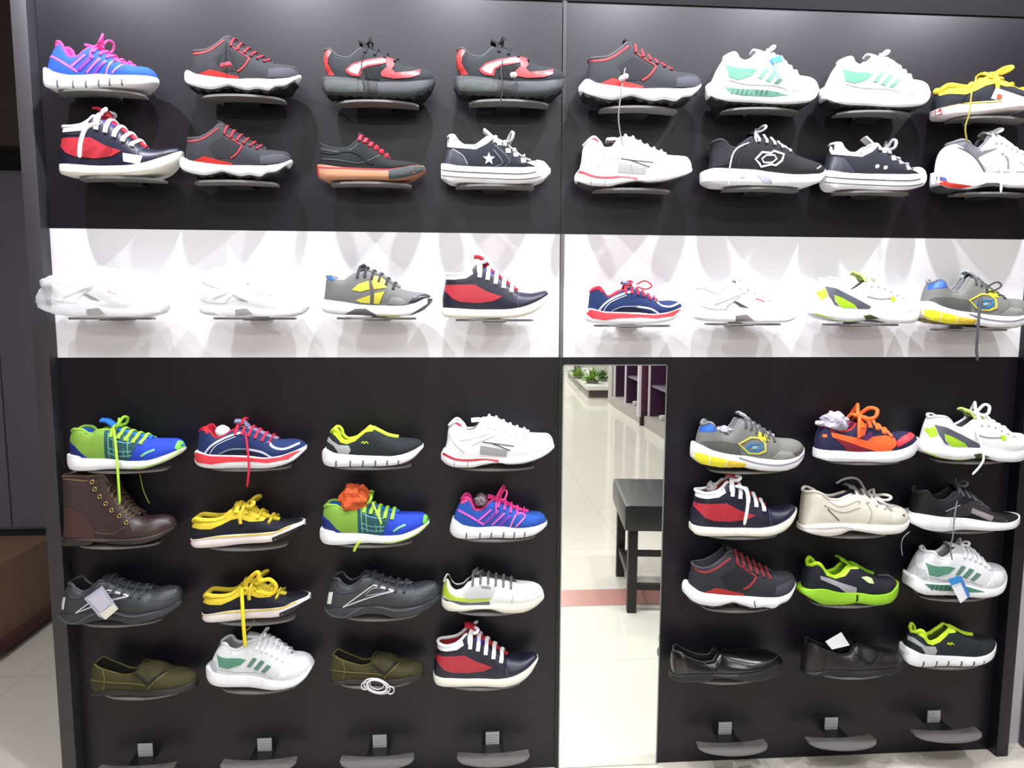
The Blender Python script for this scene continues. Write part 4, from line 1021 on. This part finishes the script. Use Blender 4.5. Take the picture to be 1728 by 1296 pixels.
shoe(38, 'greylogo', 1549, 1733, 553, 'grey shoe, yellow and blue emblem, long grey lace, right end of white band', 'bracket under the grey emblem shoe on the white band')
shoe(41, 'bluegreen', 117, 314, 795, 'blue and green running shoe with hanging green lace, above the brown boot', 'bracket between the blue and green shoe and the brown boot')
shoe(42, 'navyred', 330, 518, 792, 'navy and red running shoe with red lace hanging and white paper inside', 'bracket under the navy and red shoe below the white band')
shoe(43, 'blacklime', 544, 715, 789, 'black shoe, lime collar, white grooved sole, directly below the white band', 'bracket under the lime-collared black shoe in the left bay')
shoe(44, 'whitered', 744, 935, 790, 'white running shoe with red sole line, beside the mirror top', 'bracket under the white and red shoe beside the mirror')
shoe(45, 'greylogo', 1166, 1355, 796, 'grey shoe, yellow sole pods, blue emblem, right of the mirror', 'bracket under the grey and yellow shoe right of the mirror')
shoe(46, 'orange', 1375, 1546, 782, 'navy and orange running shoe with bright orange lace bow', 'bracket under the navy and orange shoe')
shoe(47, 'whitelime', 1548, 1730, 781, 'white and lime running shoe with looped lace, on the black panel at far right', 'bracket under the white and lime shoe on the black panel')
shoe(51, 'boot', 106, 299, 921, 'dark brown lace-up ankle boot with brass eyelets', 'bracket under the brown boot')
shoe(52, 'yellow', 323, 516, 925, 'black canvas shoe with yellow collar, right of the brown boot', 'bracket under the yellow-collared shoe beside the boot')
shoe(53, 'bluegreen', 540, 725, 921, 'blue and green running shoe stuffed with orange paper', 'bracket under the shoe stuffed with orange paper')
shoe(54, 'purple', 759, 923, 911, 'blue and pink running shoe stuffed with grey paper, left of the mirror', 'bracket under the blue and pink shoe left of the mirror')
shoe(55, 'midtop', 1164, 1342, 909, 'navy, red and white mid-top right of the mirror, white lace hanging', 'bracket under the navy mid-top right of the mirror')
shoe(56, 'cream', 1348, 1531, 905, 'cream leather running shoe with loose looping lace', 'bracket under the cream running shoe')
shoe(57, 'blackstrap', 1530, 1716, 897, 'black shoe with grey strap badge, thin white sole, two loose laces', 'bracket under the black shoe with strap badge')
shoe(61, 'darkgrey', 103, 311, 1056, 'charcoal leather sneaker with white hang tag on its side', 'bracket under the charcoal sneaker with hang tag')
shoe(62, 'yellow', 342, 525, 1052, 'black canvas shoe with yellow collar and long yellow lace hanging straight down', 'bracket under the shoe with the long yellow lace')
shoe(63, 'darkgrey', 547, 743, 1046, 'charcoal leather sneaker with no tag, outlined arrow emblem and white heel mark', 'bracket under the untagged charcoal sneaker')
shoe(64, 'whitegreygreen', 745, 918, 1038, 'white leather sneaker with lime heel band and grey side panel', 'bracket under the white sneaker with lime heel band')
shoe(65, 'greyred', 1152, 1340, 1029, 'dark grey and red shoe with white sole, right of the mirror', 'bracket under the grey and red shoe right of the mirror')
shoe(66, 'limesole', 1346, 1513, 1025, 'black running shoe with thick lime green sole', 'bracket under the lime-soled shoe')
shoe(67, 'whitegreen', 1527, 1694, 1012, 'pale grey and green running shoe with blue and white price tag, right side', 'bracket under the pale green shoe with price tag')
shoe(71, 'olive', 156, 334, 1178, 'olive slip-on shoe in the bottom row, left end, without a plastic tag', 'bracket under the left olive slip-on')
shoe(72, 'whitegreen', 350, 531, 1168, 'white and green running shoe between the two olive slip-ons', 'bracket under the white and green shoe in the bottom row')
shoe(73, 'olive', 557, 716, 1160, 'olive slip-on shoe with round white plastic tag', 'bracket under the olive slip-on with plastic tag')
shoe(74, 'midtop', 731, 908, 1165, 'navy, red and white mid-top in the bottom row left of the mirror', 'bracket under the navy mid-top in the bottom row')
shoe(75, 'loafer', 1130, 1319, 1152, 'shiny black loafer in the bottom row', 'bracket under the shiny black loafer')
shoe(76, 'blackslip', 1353, 1521, 1144, 'matt black slip-on shoe with white tag in its opening', 'bracket under the matt black slip-on')
shoe(77, 'blacklime', 1521, 1676, 1129, 'black shoe with lime collar, white grooved sole, right end of bottom row', 'bracket under the lime-collared black shoe, right end')

def drop(idn, *names):
    for c in list(INST[idn][0].children_recursive):
        if c.name.split('.')[0] in names: D.objects.remove(c)
drop(27, 'star_emblem', 'chevron', 'heel_seam'); drop(17, 'sole_insert', 'sole_insert_rib'); drop(72, 'sole_insert', 'sole_insert_rib')
# the empty brackets below the last shoes
for px, cy, nm in ((246, 1274, 'empty bracket, first from the left edge'), (447, 1265, 'empty bracket below the white and green shoe'),
                   (641, 1259, 'empty bracket below the tagged olive slip-on'), (831, 1254, 'empty bracket just left of the mirror'),
                   (1223, 1237, 'empty bracket below the shiny loafer'), (1402, 1229, 'empty bracket below the matt black slip-on'), (1575, 1217, 'empty bracket at the far right')):
    P = on_y(px, cy, -.003); bracket(P[0], P[2]+.003, nm)

# ------------------------------------------------------------------ loose laces (they belong to their shoe)
S_ = lambda c: FAB(c)
hang(12, 'loose_lace', [(382, 70), (378, 95), (379, 118)], .0018, S_((26, 26, 28)), y0=-.09)
hang(12, 'lace_toggle', [(372, 112), (390, 108)], .006, S_((170, 60, 70)), y0=-.118, y1=-.120)
hang(14, 'loose_lace', [(850, 92), (846, 120), (848, 150), (843, 180)], .0016, S_((40, 40, 42)))
hang(14, 'white_sticker', [(861, 127), (872, 126)], .006, S_((225, 220, 225)), y0=-.118, y1=-.120)
hang(13, 'loose_lace', [(614, 85), (610, 115), (616, 155)], .0016, S_((24, 24, 26)))
hang(15, 'loose_lace', [(1058, 105), (1052, 130), (1046, 172), (1044, 205), (1051, 248)], .0017, S_((110, 106, 110)))
hang(15, 'lace_toggle', [(1045, 135), (1060, 127)], .0065, S_((215, 190, 195)), y0=-.118, y1=-.120)
hang(18, 'loose_lace', [(1648, 130), (1640, 155), (1636, 190), (1629, 215), (1632, 240)], .002, S_((130, 120, 50)))
hang(21, 'loose_lace', [(168, 208), (146, 215), (136, 240), (134, 266)], .0045, S_((232, 230, 230)), y0=-.12)
hang(26, 'loose_lace', [(1272, 238), (1242, 252), (1232, 280), (1230, 312)], .0018, S_((190, 190, 196)))
for a_ in ((1478, 281), (1492, 283)): hang(27, 'white_eyelet', [a_, (a_[0]+5, a_[1])], .0045, S_((226, 226, 230)), y0=-.113, y1=-.113)
hang(28, 'loose_lace', [(1686, 262), (1690, 290), (1689, 325)], .0026, S_((225, 225, 228)))
hang(35, 'lace_loop', [(1074, 480), (1088, 474), (1100, 482), (1090, 488), (1076, 484)], .0018, S_((200, 40, 60)), y0=-.08, y1=-.10)
hang(38, 'loose_lace', [(1657, 490), (1653, 520), (1650, 560), (1648, 590), (1650, 609)], .0034, S_((72, 70, 76)))
hang(38, 'lace_loop', [(1664, 485), (1682, 476), (1690, 482), (1678, 490), (1664, 492)], .0022, S_((60, 58, 64)), y0=-.08, y1=-.10)
hang(41, 'loose_lace', [(192, 722), (196, 760), (199, 800), (202, 850)], .0030, S_((160, 205, 60)))
hang(41, 'loose_lace', [(234, 790), (239, 815), (243, 830), (252, 850)], .0014, S_((120, 140, 50)), y0=-.06, y1=-.06)
hang(42, 'loose_lace', [(414, 728), (418, 760), (420, 790), (417, 822)], .0028, S_((190, 30, 60)))
hang(47, 'loose_lace', [(1640, 712), (1652, 740), (1660, 770), (1655, 785), (1641, 801)], .0028, S_((215, 215, 218)))
hang(53, 'loose_lace', [(628, 847), (636, 865), (644, 884)], .0026, S_((170, 210, 70)))
hang(53, 'loose_lace', [(610, 913), (603, 919), (597, 931)], .0034, S_((180, 210, 70)), y0=-.13)
hang(54, 'loose_lace', [(836, 845), (840, 835), (846, 824)], .0025, S_((225, 50, 110)), y0=-.085, y1=-.09)
hang(55, 'loose_lace', [(1240, 820), (1258, 826), (1262, 850), (1256, 886)], .0042, S_((228, 226, 226)))
hang(56, 'lace_loop', [(1411, 816), (1426, 808), (1446, 808), (1458, 824), (1466, 842)], .0030, S_((110, 104, 104)), y0=-.08, y1=-.09)
hang(56, 'loose_lace', [(1478, 842), (1494, 850), (1508, 856)], .0038, S_((210, 206, 198)), y0=-.09, y1=-.10)
hang(57, 'loose_lace', [(1618, 830), (1611, 870), (1608, 905), (1604, 925), (1607, 945)], .0018, S_((110, 106, 114)))
hang(57, 'loose_lace', [(1535, 897), (1524, 908), (1521, 922), (1523, 938)], .0014, S_((120, 116, 124)), y0=-.11, y1=-.11)
hang(62, 'loose_lace', [(408, 992), (409, 1020), (411, 1055), (414, 1092)], .0046, S_((224, 206, 40)), y0=-.10)
hang(62, 'loose_lace', [(430, 1046), (424, 1056), (416, 1064)], .0022, S_((150, 130, 40)), y0=-.09, y1=-.09)
hang(62, 'lace_loop', [(412, 990), (425, 972), (436, 966), (438, 980), (455, 978), (466, 990), (458, 1002), (432, 998)], .0052, S_((224, 190, 40)), y0=-.10, y1=-.12)
hang(65, 'sole_cord', [(1273, 1014), (1275, 1026)], .0012, S_((20, 20, 20)), y0=-.117, y1=-.117)
hang(45, 'lace_end', [(1285, 722), (1292, 735), (1296, 748)], .0016, S_((70, 70, 76)), y0=-.10)

# ------------------------------------------------------------------ tags and paper resting in or hanging on the shoes
def card(name, quad, y, m, label, cat, dy=.0012, grp=None, tilt=0.0):
    pts = [on_y(p[0], p[1], y+tilt*(p[1]-quad[0][1])/30.0) for p in quad]
    c = sum((Vector(p) for p in pts), Vector())/len(pts)
    bm = bmesh.new()
    A = [bm.verts.new(Vector(p)-c) for p in pts]; Bv = [bm.verts.new(Vector(p)-c+Vector((0, dy, 0))) for p in pts]
    bm.faces.new(A); bm.faces.new(Bv[::-1])
    for i in range(len(pts)): bm.faces.new((A[i], A[(i+1) % len(pts)], Bv[(i+1) % len(pts)], Bv[i]))
    o = obj(name, bm, m, None, smooth=False); o.location = c
    if label: tag(o, label, cat, grp)
    return o, c
PAP = mat((232, 232, 236), .6, name='white_card')
GT = 'tags and labels hanging on the shoes'
def child_card(par, name, quad, y, m):
    o, c = card(name, quad, y, m, None, None); o.parent = par; o.location = Vector(c)-Vector(par.location); return o
t, _ = card('price_tag', [(1304, 96), (1320, 94), (1334, 122), (1330, 136), (1320, 134)], -.131, PAP, 'white swing tag with blue top on the white and green shoe, top row', 'tag', grp=GT)
child_card(t, 'blue_header', [(1300, 98), (1318, 93), (1322, 103), (1305, 107)], -.1325, mat((60, 160, 220), .5))
child_card(t, 'blue_edge', [(1296, 102), (1303, 100), (1320, 134), (1312, 132)], -.1305, mat((110, 130, 210), .5))
t, _ = card('swing_tag', [(1681, 148), (1735, 166), (1745, 182), (1673, 166)], -.131, PAP, 'white label with red mark on the yellow-collared shoe, top right corner', 'tag', grp=GT)
child_card(t, 'red_mark', [(1684, 158), (1692, 160), (1690, 168), (1682, 166)], -.133, mat((205, 70, 40), .5))
t, _ = card('price_tag', [(1600, 978), (1617, 974), (1636, 1006), (1621, 1018)], -.134, PAP, 'blue and white price tag on the pale green shoe at far right', 'tag', grp=GT)
child_card(t, 'blue_header', [(1600, 978), (1618, 971), (1624, 982), (1606, 988)], -.1355, mat((50, 140, 205), .5))
child_card(t, 'blue_edge', [(1618, 974), (1622, 972), (1637, 1004), (1634, 1010)], -.1353, mat((60, 120, 200), .5))
t, _ = card('hang_tag', [(142, 1010), (172, 989), (199, 1027), (178, 1046), (166, 1040)], -.134, mat((170, 168, 186), .5), 'large pale hang tag on the charcoal sneaker, lower left', 'tag', grp=GT)
child_card(t, 'tag_border', [(148, 1011), (170, 996), (186, 1020), (170, 1034)], -.1355, mat((186, 184, 200), .5))
child_card(t, 'cream_flap', [(168, 1036), (190, 1020), (199, 1028), (178, 1046)], -.1365, mat((214, 210, 196), .5))
t, _ = card('paper_tag', [(1393, 1083), (1420, 1067), (1434, 1089), (1404, 1096)], -.085, PAP, 'small white tag standing in the matt black slip-on shoe', 'tag', grp=GT)
card('side_sticker', [(207, 258), (240, 263), (235, 277), (208, 272)], -.128, PAP, 'white sticker on the side of the navy mid-top in the second row', 'tag', grp=GT)
# round plastic tag on the olive shoe
P0 = on_y(636, 1158, -.134)
bm = bmesh.new()
for (cx, cy, rx, rz, a, r) in ((0, 0, .026, .016, -.35, .0030), (0, 0, .034, .0185, -.35, .0018), (-.030, .002, .009, .010, 0, .0016), (.034, -.012, .009, .010, 0, .0016), (0, .006, .018, .014, -.35, .0014)):
    pts = []
    for i in range(24):
        q = 2*math.pi*i/24; x = math.cos(q)*rx; z = math.sin(q)*rz
        pts.append((cx+x*math.cos(a)-z*math.sin(a), 0, cy+x*math.sin(a)+z*math.cos(a)))
    add_tube(bm, pts, r, seg=6, closed=True)
o = obj('plastic_tag', bm, mat((205, 200, 208), .3, name='white_plastic'), None); o.location = P0
tag(o, 'round white plastic tag with two rings on the olive slip-on', 'tag', GT)

def paper(px, py, rx, rz, m, label, y=-.07, seed=1, ry=.028, name='crumpled_paper', rough=1.0):
    rnd = random.Random(seed); bm = bmesh.new(); bmesh.ops.create_icosphere(bm, subdivisions=3, radius=1)
    from mathutils import noise
    for v in bm.verts:
        d = v.co.normalized(); k = .80+rough*(.60*abs(noise.noise(d*1.6+Vector((seed*3.1, 0, 0))))+.20*abs(noise.noise(d*3.4+Vector((seed, 2, 0)))))
        v.co = Vector((d.x*rx*k, d.y*ry*k, d.z*rz*k))
    o = obj(name, bm, m, None, smooth=rough < .5, ang=40); o.location = on_y(px, py, y); tag(o, label, 'stuffing paper', 'paper stuffed in the shoes'); return o
paper(598, 842, .040, .042, mat((196, 80, 28), .7, .5, 60, mottled=.5), 'crumpled orange paper stuffed in the blue and green shoe', seed=2)
paper(812, 843, .017, .016, mat((120, 106, 110), .7, .5, 60), 'grey paper ball stuffed in the blue and pink shoe', seed=5)
paper(1408, 712, .032, .026, mat((168, 162, 178), .7, .5, 60), 'crumpled grey paper spilling from the navy and orange shoe', seed=7)
paper(1384, 714, .014, .007, mat((176, 172, 186), .7, .5, 60), 'twisted paper end at the heel of the orange shoe', seed=9, ry=.01)
paper(376, 728, .022, .018, mat((228, 222, 226), .6), 'white paper pad inside the navy and red shoe', seed=11, ry=.02, rough=.25)
paper(1200, 824, .012, .018, mat((140, 134, 136), .7), 'grey paper in the opening of the mid-top right of the mirror', seed=12, ry=.02)
paper(1222, 726, .020, .012, mat((150, 150, 158), .7, .5, 80), 'grey paper inside the grey and yellow shoe right of the mirror', seed=14, ry=.02)

# clear plastic bags round the two white shoes
def bag(x0, x1, y0, y1, label, seed):
    m = MATS.get('bag')
    if m is None:
        m = D.materials.new('clear_plastic_film'); m.use_nodes = True; nt = m.node_tree; p = nt.nodes['Principled BSDF']
        p.inputs['Base Color'].default_value = (.86, .87, .9, 1); p.inputs['Roughness'].default_value = .3; p.inputs['Alpha'].default_value = .38
        tc = nt.nodes.new('ShaderNodeTexCoord'); nz = nt.nodes.new('ShaderNodeTexNoise'); nz.inputs['Scale'].default_value = 24; nz.inputs['Detail'].default_value = 5
        nz.inputs['Distortion'].default_value = 1.2
        bp = nt.nodes.new('ShaderNodeBump'); bp.inputs['Distance'].default_value = .006; bp.inputs['Strength'].default_value = .8
        nt.links.new(tc.outputs['Object'], nz.inputs['Vector']); nt.links.new(nz.outputs[0], bp.inputs['Height']); nt.links.new(bp.outputs[0], p.inputs['Normal'])
        MATS['bag'] = m
    from mathutils import noise
    A = on_y(x0, y1, -.085); B_ = on_y(x1, y0, -.085); c = (Vector(A)+Vector(B_))/2; hx = (B_[0]-A[0])/2; hz = abs(B_[2]-A[2])/2
    bm = bmesh.new(); bmesh.ops.create_icosphere(bm, subdivisions=5, radius=1)
    for v in bm.verts:
        d = v.co.normalized()
        def se(a, p): return math.copysign(abs(a)**p, a)
        q = Vector((se(d.x, .8), se(d.y, .75), se(d.z, .75)))
        k = .93+.10*noise.noise(d*3+Vector((seed, 0, 0)))+.05*abs(noise.noise(d*9))
        z = q.z*hz*k
        if q.z > 0: z *= 1-.18*max(0, q.x)-.15*abs(q.x+.1)
        v.co = Vector((q.x*hx*k, q.y*.064*k, max(z, -hz*.86)))
    o = obj('plastic_bag', bm, m, None, ang=60); o.location = c; tag(o, label, 'plastic bag', 'clear bags round the white shoes'); return o
bag(64, 306, 450, 542, 'clear plastic bag bulging past the left edge of the white band', 3)
bag(318, 530, 446, 541, 'clear plastic bag round the second white shoe on the white band', 8)

# ------------------------------------------------------------------ the room
def tile_mat(name, base, rough, tile=.6, grout=.82):
    m = D.materials.new(name); m.use_nodes = True; nt = m.node_tree; p = nt.nodes['Principled BSDF']
    tc = nt.nodes.new('ShaderNodeTexCoord'); br = nt.nodes.new('ShaderNodeTexBrick'); br.offset = 0
    c = tuple(lin(v) for v in base)+(1,)
    br.inputs['Color1'].default_value = c; br.inputs['Color2'].default_value = tuple(v*.97 for v in c[:3])+(1,)
    br.inputs['Mortar'].default_value = tuple(v*grout for v in c[:3])+(1,); br.inputs['Scale'].default_value = 1.0
    br.inputs['Mortar Size'].default_value = .0025; br.inputs['Brick Width'].default_value = tile; br.inputs['Row Height'].default_value = tile
    nt.links.new(tc.outputs['Object'], br.inputs['Vector']); nt.links.new(br.outputs['Color'], p.inputs['Base Color'])
    p.inputs['Roughness'].default_value = rough; return m
FLM = tile_mat('cream_floor_tile', (216, 211, 198), .10)
fl = box('floor', -6, 6, -17, 6, -.05, 0, FLM); tag(fl, kind='structure')
cl = box('ceiling', -6, 6, -17, 6, CEIL, CEIL+.05, mat((215, 214, 210), .9)); tag(cl, kind='structure')
WALLM = mat((196, 194, 198), .7)
wb = box('wall_front', -WB-.03, 6, .021, .25, 0, CEIL, WALLM); tag(wb, kind='structure')
wf = box('wall_back', -6, 6, -17.2, -17, 0, CEIL, mat((200, 196, 178), .7)); tag(wf, kind='structure')
wl = box('wall_left', -6.2, -6, -17, 6, 0, CEIL, mat((120, 116, 112), .8)); tag(wl, kind='structure')
wr = box('wall_right', 6, 6.2, -17, 6, 0, CEIL, mat((190, 186, 178), .8)); tag(wr, kind='structure')
we = box('wall_far', -6, -WB, 5.9, 6, 0, CEIL, mat((90, 84, 82), .8)); tag(we, kind='structure')
w1 = on_z(945, 1020); 
sy = -1.076; st = box('trim_1', -6, 6, -1.250, -1.076, 0, .0015, mat((182, 126, 114), .3)); tag(st, kind='structure')

# ceiling panel lamps have real housings
gp = 'ceiling light panels over the shop floor'
for i, (x, y, k) in enumerate(PANELS):
    r = empty('ceiling_light', (x, y, CEIL)); tag(r, 'long white ceiling light panel above the shop floor', 'ceiling light', gp)
    box('housing', -.62, .62, -.18, .18, -.02, 0, mat((220, 220, 220), .5), r)
for i, (x, y) in enumerate(SPOTS):
    r = empty('spotlight', (x, y-.02, 2.48)); tag(r, 'small white ceiling spotlight aimed at the shoe wall', 'spotlight', 'spotlights over the shoe wall')
    tube('housing', [(0, 0, .0), (0, -.02, .12)], .04, mat((200, 200, 200), .4), r, seg=16); tube('stem', [(0, -.02, .12), (0, -.02, .47)], .008, mat((200, 200, 200), .4), r)

# right of the units: purple cabinet standing on the floor
RA = on_z(1712, 1251); 
pc = empty('purple_cabinet', (RA[0]+.25, -.05, 0)); tag(pc, 'dark purple cabinet at the right edge beside the white wall strip', 'cabinet')
PUR = mat((62, 30, 60), .35, name='purple_laminate')
box('body', -.25, .35, -.0, .065, 0.0, 2.1, PUR, pc, .004); box('plinth', -.24, .34, -.004, .0, 0.0, .06, mat((60, 48, 40), .5), pc)

# left of the units, far behind: steel cupboard, dark loft box, carton
LY = 2.1
cupx1 = on_y(103, 905, LY)[0]; cz1 = on_y(45, 287, LY)[2]; czb = on_y(45, 246, LY)[2]
cup = empty('metal_cupboard', (cupx1-.5, LY+.3, 0)); tag(cup, 'dark grey metal cupboard standing behind the left end of the display', 'cupboard')
CM = mat((104, 100, 112), .55, name='grey_steel')
box('body', -.75, .5, -.28, .3, .06, cz1, CM, cup, .006); box('plinth', -.74, .48, -.25, .28, 0, .06, mat((30, 28, 30), .6), cup)
sx = on_y(22, 905, LY)[0]-(cupx1-.5)
box('door', -.74, sx-.004, -.302, -.28, .08, cz1-.02, CM, cup, .004); box('door', sx+.004, .494, -.302, -.28, .08, cz1-.02, CM, cup, .004)
dk = box('storage_chest', cupx1-1.3, cupx1+.02, LY, LY+.5, czb+.0, CEIL-.02, mat((70, 60, 52), .8, .3, 30, mottled=.3))
tag(dk, 'brown-grey chest above the metal cupboard in the dark corner', 'chest')
sp = box('gap_shade_filler', cupx1-1.3, cupx1+.02, LY+.12, LY+.55, cz1, czb, mat((16, 14, 18), .8)); tag(sp, 'black filler standing in for the shaded gap between cupboard and chest', 'shade filler')  # added block: its black colour stands in for shade in an open gap
# carton
cb = empty('cardboard_box', (-2.10, .92, .0)); tag(cb, 'worn brown cardboard box on the floor behind the left end', 'box')
CBM = mat((118, 92, 72), .85, .4, 40, mottled=.25, name='cardboard')
bm = bmesh.new(); add_box(bm, -.30, .12, -.24, .24, .02, .33, .006)
for v in bm.verts:
    v.co.x += (v.co.z-.2)*-.10
obj('carton', bm, CBM, cb)
bm = bmesh.new(); add_box(bm, .122, .16, -.23, .23, .03, .07, .004); obj('torn_flap', bm, mat((70, 36, 30), .9, .5, 40), cb)
bm = bmesh.new(); add_box(bm, -.11, -.08, -.243, -.240, .03, .32); obj('tape', bm, mat((160, 120, 80), .4), cb)

# bench seen in the mirror
bn = empty('bench', (.945, -1.164, 0), .107); tag(bn, 'black padded leather bench with dark legs, seen in the mirror', 'bench')
BL = mat((30, 29, 31), .38, .08, 30, coat=.1, name='black_leather'); BW = mat((26, 20, 20), .45)
bm = bmesh.new(); add_box(bm, -.51, .51, -.25, .235, .36, .475, .022); obj('seat_cushion', bm, BL, bn)
for sx_ in (-1, 1):
    for sy_ in (-1, 1):
        box('leg', sx_*.47-.02, sx_*.47+.02, sy_*.205-.02, sy_*.205+.02, 0, .36, BW, bn, .003)
for yy in (-.205, .205): box('rail', -.45, .45, yy-.012, yy+.012, .10, .125, BW, bn)
for yy in (-.205, .205): box('rail', -.45, .45, yy-.012, yy+.012, .25, .27, BW, bn) if yy > 0 else None
for xx in (-.47, .47): box('side_rail', xx-.012, xx+.012, -.19, .19, .12, .15, BW, bn)

# shelving row in the mirror: four bays with pale upright edges
gs = 'purple shelving bays on the far side of the shop'
SHX = 1.80; ys = [-7.5, -6.87, -5.86, -5.83, -4.5]
for i in range(4):
    y0, y1 = ys[i], ys[i+1]
    if i == 2: y0, y1 = -5.855, -5.80
    if i == 3: y0 = -5.74
    xo = 1.724 if i == 2 else SHX
    r = empty('shelving_bay', (xo, (y0+y1)/2, 0)); h = (y1-y0)/2
    tag(r, ['purple shelving bay farthest away in the mirror', 'dark purple shelving bay with shelves, second farthest in the mirror', 'solid maroon end panel on a dark plinth in the reflected row', 'shelving bay at the upper right edge of the mirror'][i], 'shelving', gs)
    TR = mat((222, 212, 224), .4)
    if i == 2:
        box('end_panel', 0, .14, -h, h, .16, 2.0, mat((74, 30, 52), .35), r); box('plinth', 0, .14, -h, h, 0, .16, mat((44, 34, 34), .5), r)
        box('edge_trim', -.03, 0, -h, h, .10, 2.0, TR, r); box('edge_trim', .14, .17, -h, h, .10, 2.0, TR, r); continue
    box('back_panel', .22, .25, -h, h, .0, 2.0, PUR, r)
    box('upright', 0.0, .22, -h, -h+.02, 0, 2.0, PUR, r)
    box('edge_trim', -.014, 0.0, -h, -h+.04, .0, 2.0, TR, r)
    for z in ((.45, 1.0, 1.5) if i else (.9, 1.6)): box('shelf', .02, .22, -h+.02, h-.02, z, z+.02, mat((130, 116, 134), .4), r)
    box('plinth', -.05, .22, -h, h-.012, 0, .12, mat((166, 158, 152), .4), r)
    if i: 
        for k in range(3):
            sh = tag(box('display_item', xo+.04, xo+.16, (y0+y1)/2-h*.6+k*h*.5, (y0+y1)/2-h*.6+k*h*.5+.10, .121, .17+.02*k, mat((200, 196, 190), .6), None, .02),
                'pale shoe-like item on the low shelf of the reflected purple bays', 'item', 'pale items on the reflected low shelves')
pl = box('pillar', 1.765, 2.15, -7.78, -7.56, 0, CEIL-.01, mat((176, 174, 166), .6)); tag(pl, 'pale square pillar at the end of the purple shelving in the mirror', 'pillar')
# low planter with plants
pt = empty('low_planter', (1.35, -9.9, 0)); tag(pt, 'long low grey planter plinth reflected at the mirror top', 'planter')
bm = bmesh.new()
def slab(bm, pts, z0, z1):
    a = [bm.verts.new((x, y, z0)) for x, y in pts]; b_ = [bm.verts.new((x, y, z1)) for x, y in pts]
    bm.faces.new(a); bm.faces.new(b_[::-1])
    for i in range(len(pts)): bm.faces.new((a[i], a[(i+1) % len(pts)], b_[(i+1) % len(pts)], b_[i]))
slab(bm, [(.22, 1.6), (.62, 1.6), (.85, -1.6), (.40, -1.6)], 0, .12); obj('plinth_body', bm, mat((150, 148, 140), .6), pt, smooth=False)
bm = bmesh.new(); slab(bm, [(.20, 1.63), (.64, 1.63), (.87, -1.62), (.38, -1.62)], .12, .175); obj('top_slab', bm, mat((206, 208, 200), .4), pt, smooth=False)
bm = bmesh.new(); slab(bm, [(.24, 1.605), (.55, 1.605), (.55, 1.60), (.24, 1.60)], .01, .115); obj('dark_front', bm, mat((66, 58, 52), .6), pt, smooth=False)
def plant(x, y, r, m, label, n=46, seed=1):
    rnd = random.Random(seed); bm = bmesh.new()
    for i in range(n):
        a = rnd.uniform(0, 6.28); e = rnd.uniform(.15, 1.45); l = r*rnd.uniform(.6, 1.15)
        d = Vector((math.cos(a)*math.cos(e), math.sin(a)*math.cos(e), math.sin(e))); s = d.cross(Vector((0, 0, 1))).normalized()*r*.09
        p0 = Vector((0, 0, .03)); p1 = p0+d*l*.55; p2 = p0+d*l-Vector((0, 0, l*.12))
        v = [bm.verts.new(q) for q in (p0-s*.3, p0+s*.3, p1+s, p2, p1-s)]; bm.faces.new(v)
    root = empty('potted_plant', (x, y, .175)); tag(root, label, 'plant', 'plants on the low planter')
    obj('leaves', bm, m, root, smooth=False)
    tube('pot', [(0, 0, 0), (0, 0, .05)], [r*.32, r*.42], mat((110, 100, 90), .6), root, seg=14)
plant(1.72, -8.75, .26, mat((120, 165, 50), .5), 'bright green bushy plant in the middle of the low planter', seed=1)
plant(1.62, -9.5, .20, mat((130, 170, 60), .5), 'small light green plant left of the bushy one on the planter', seed=2)
plant(1.95, -9.1, .20, mat((60, 110, 40), .5), 'dark green plant beside the bushy one on the planter', seed=3)
plant(1.72, -10.2, .22, mat((96, 90, 110), .5), 'greyish plant at the far end of the low planter', seed=4)
for x in (1.2, 2.6, 3.9):
    c = box('wall_pier', x-.12, x+.12, -17.0, -16.8, 0, CEIL-.01, mat((226, 226, 220), .6)); tag(c, 'pale pier on the far back wall seen in the mirror', 'pier', 'pale piers on the far wall')
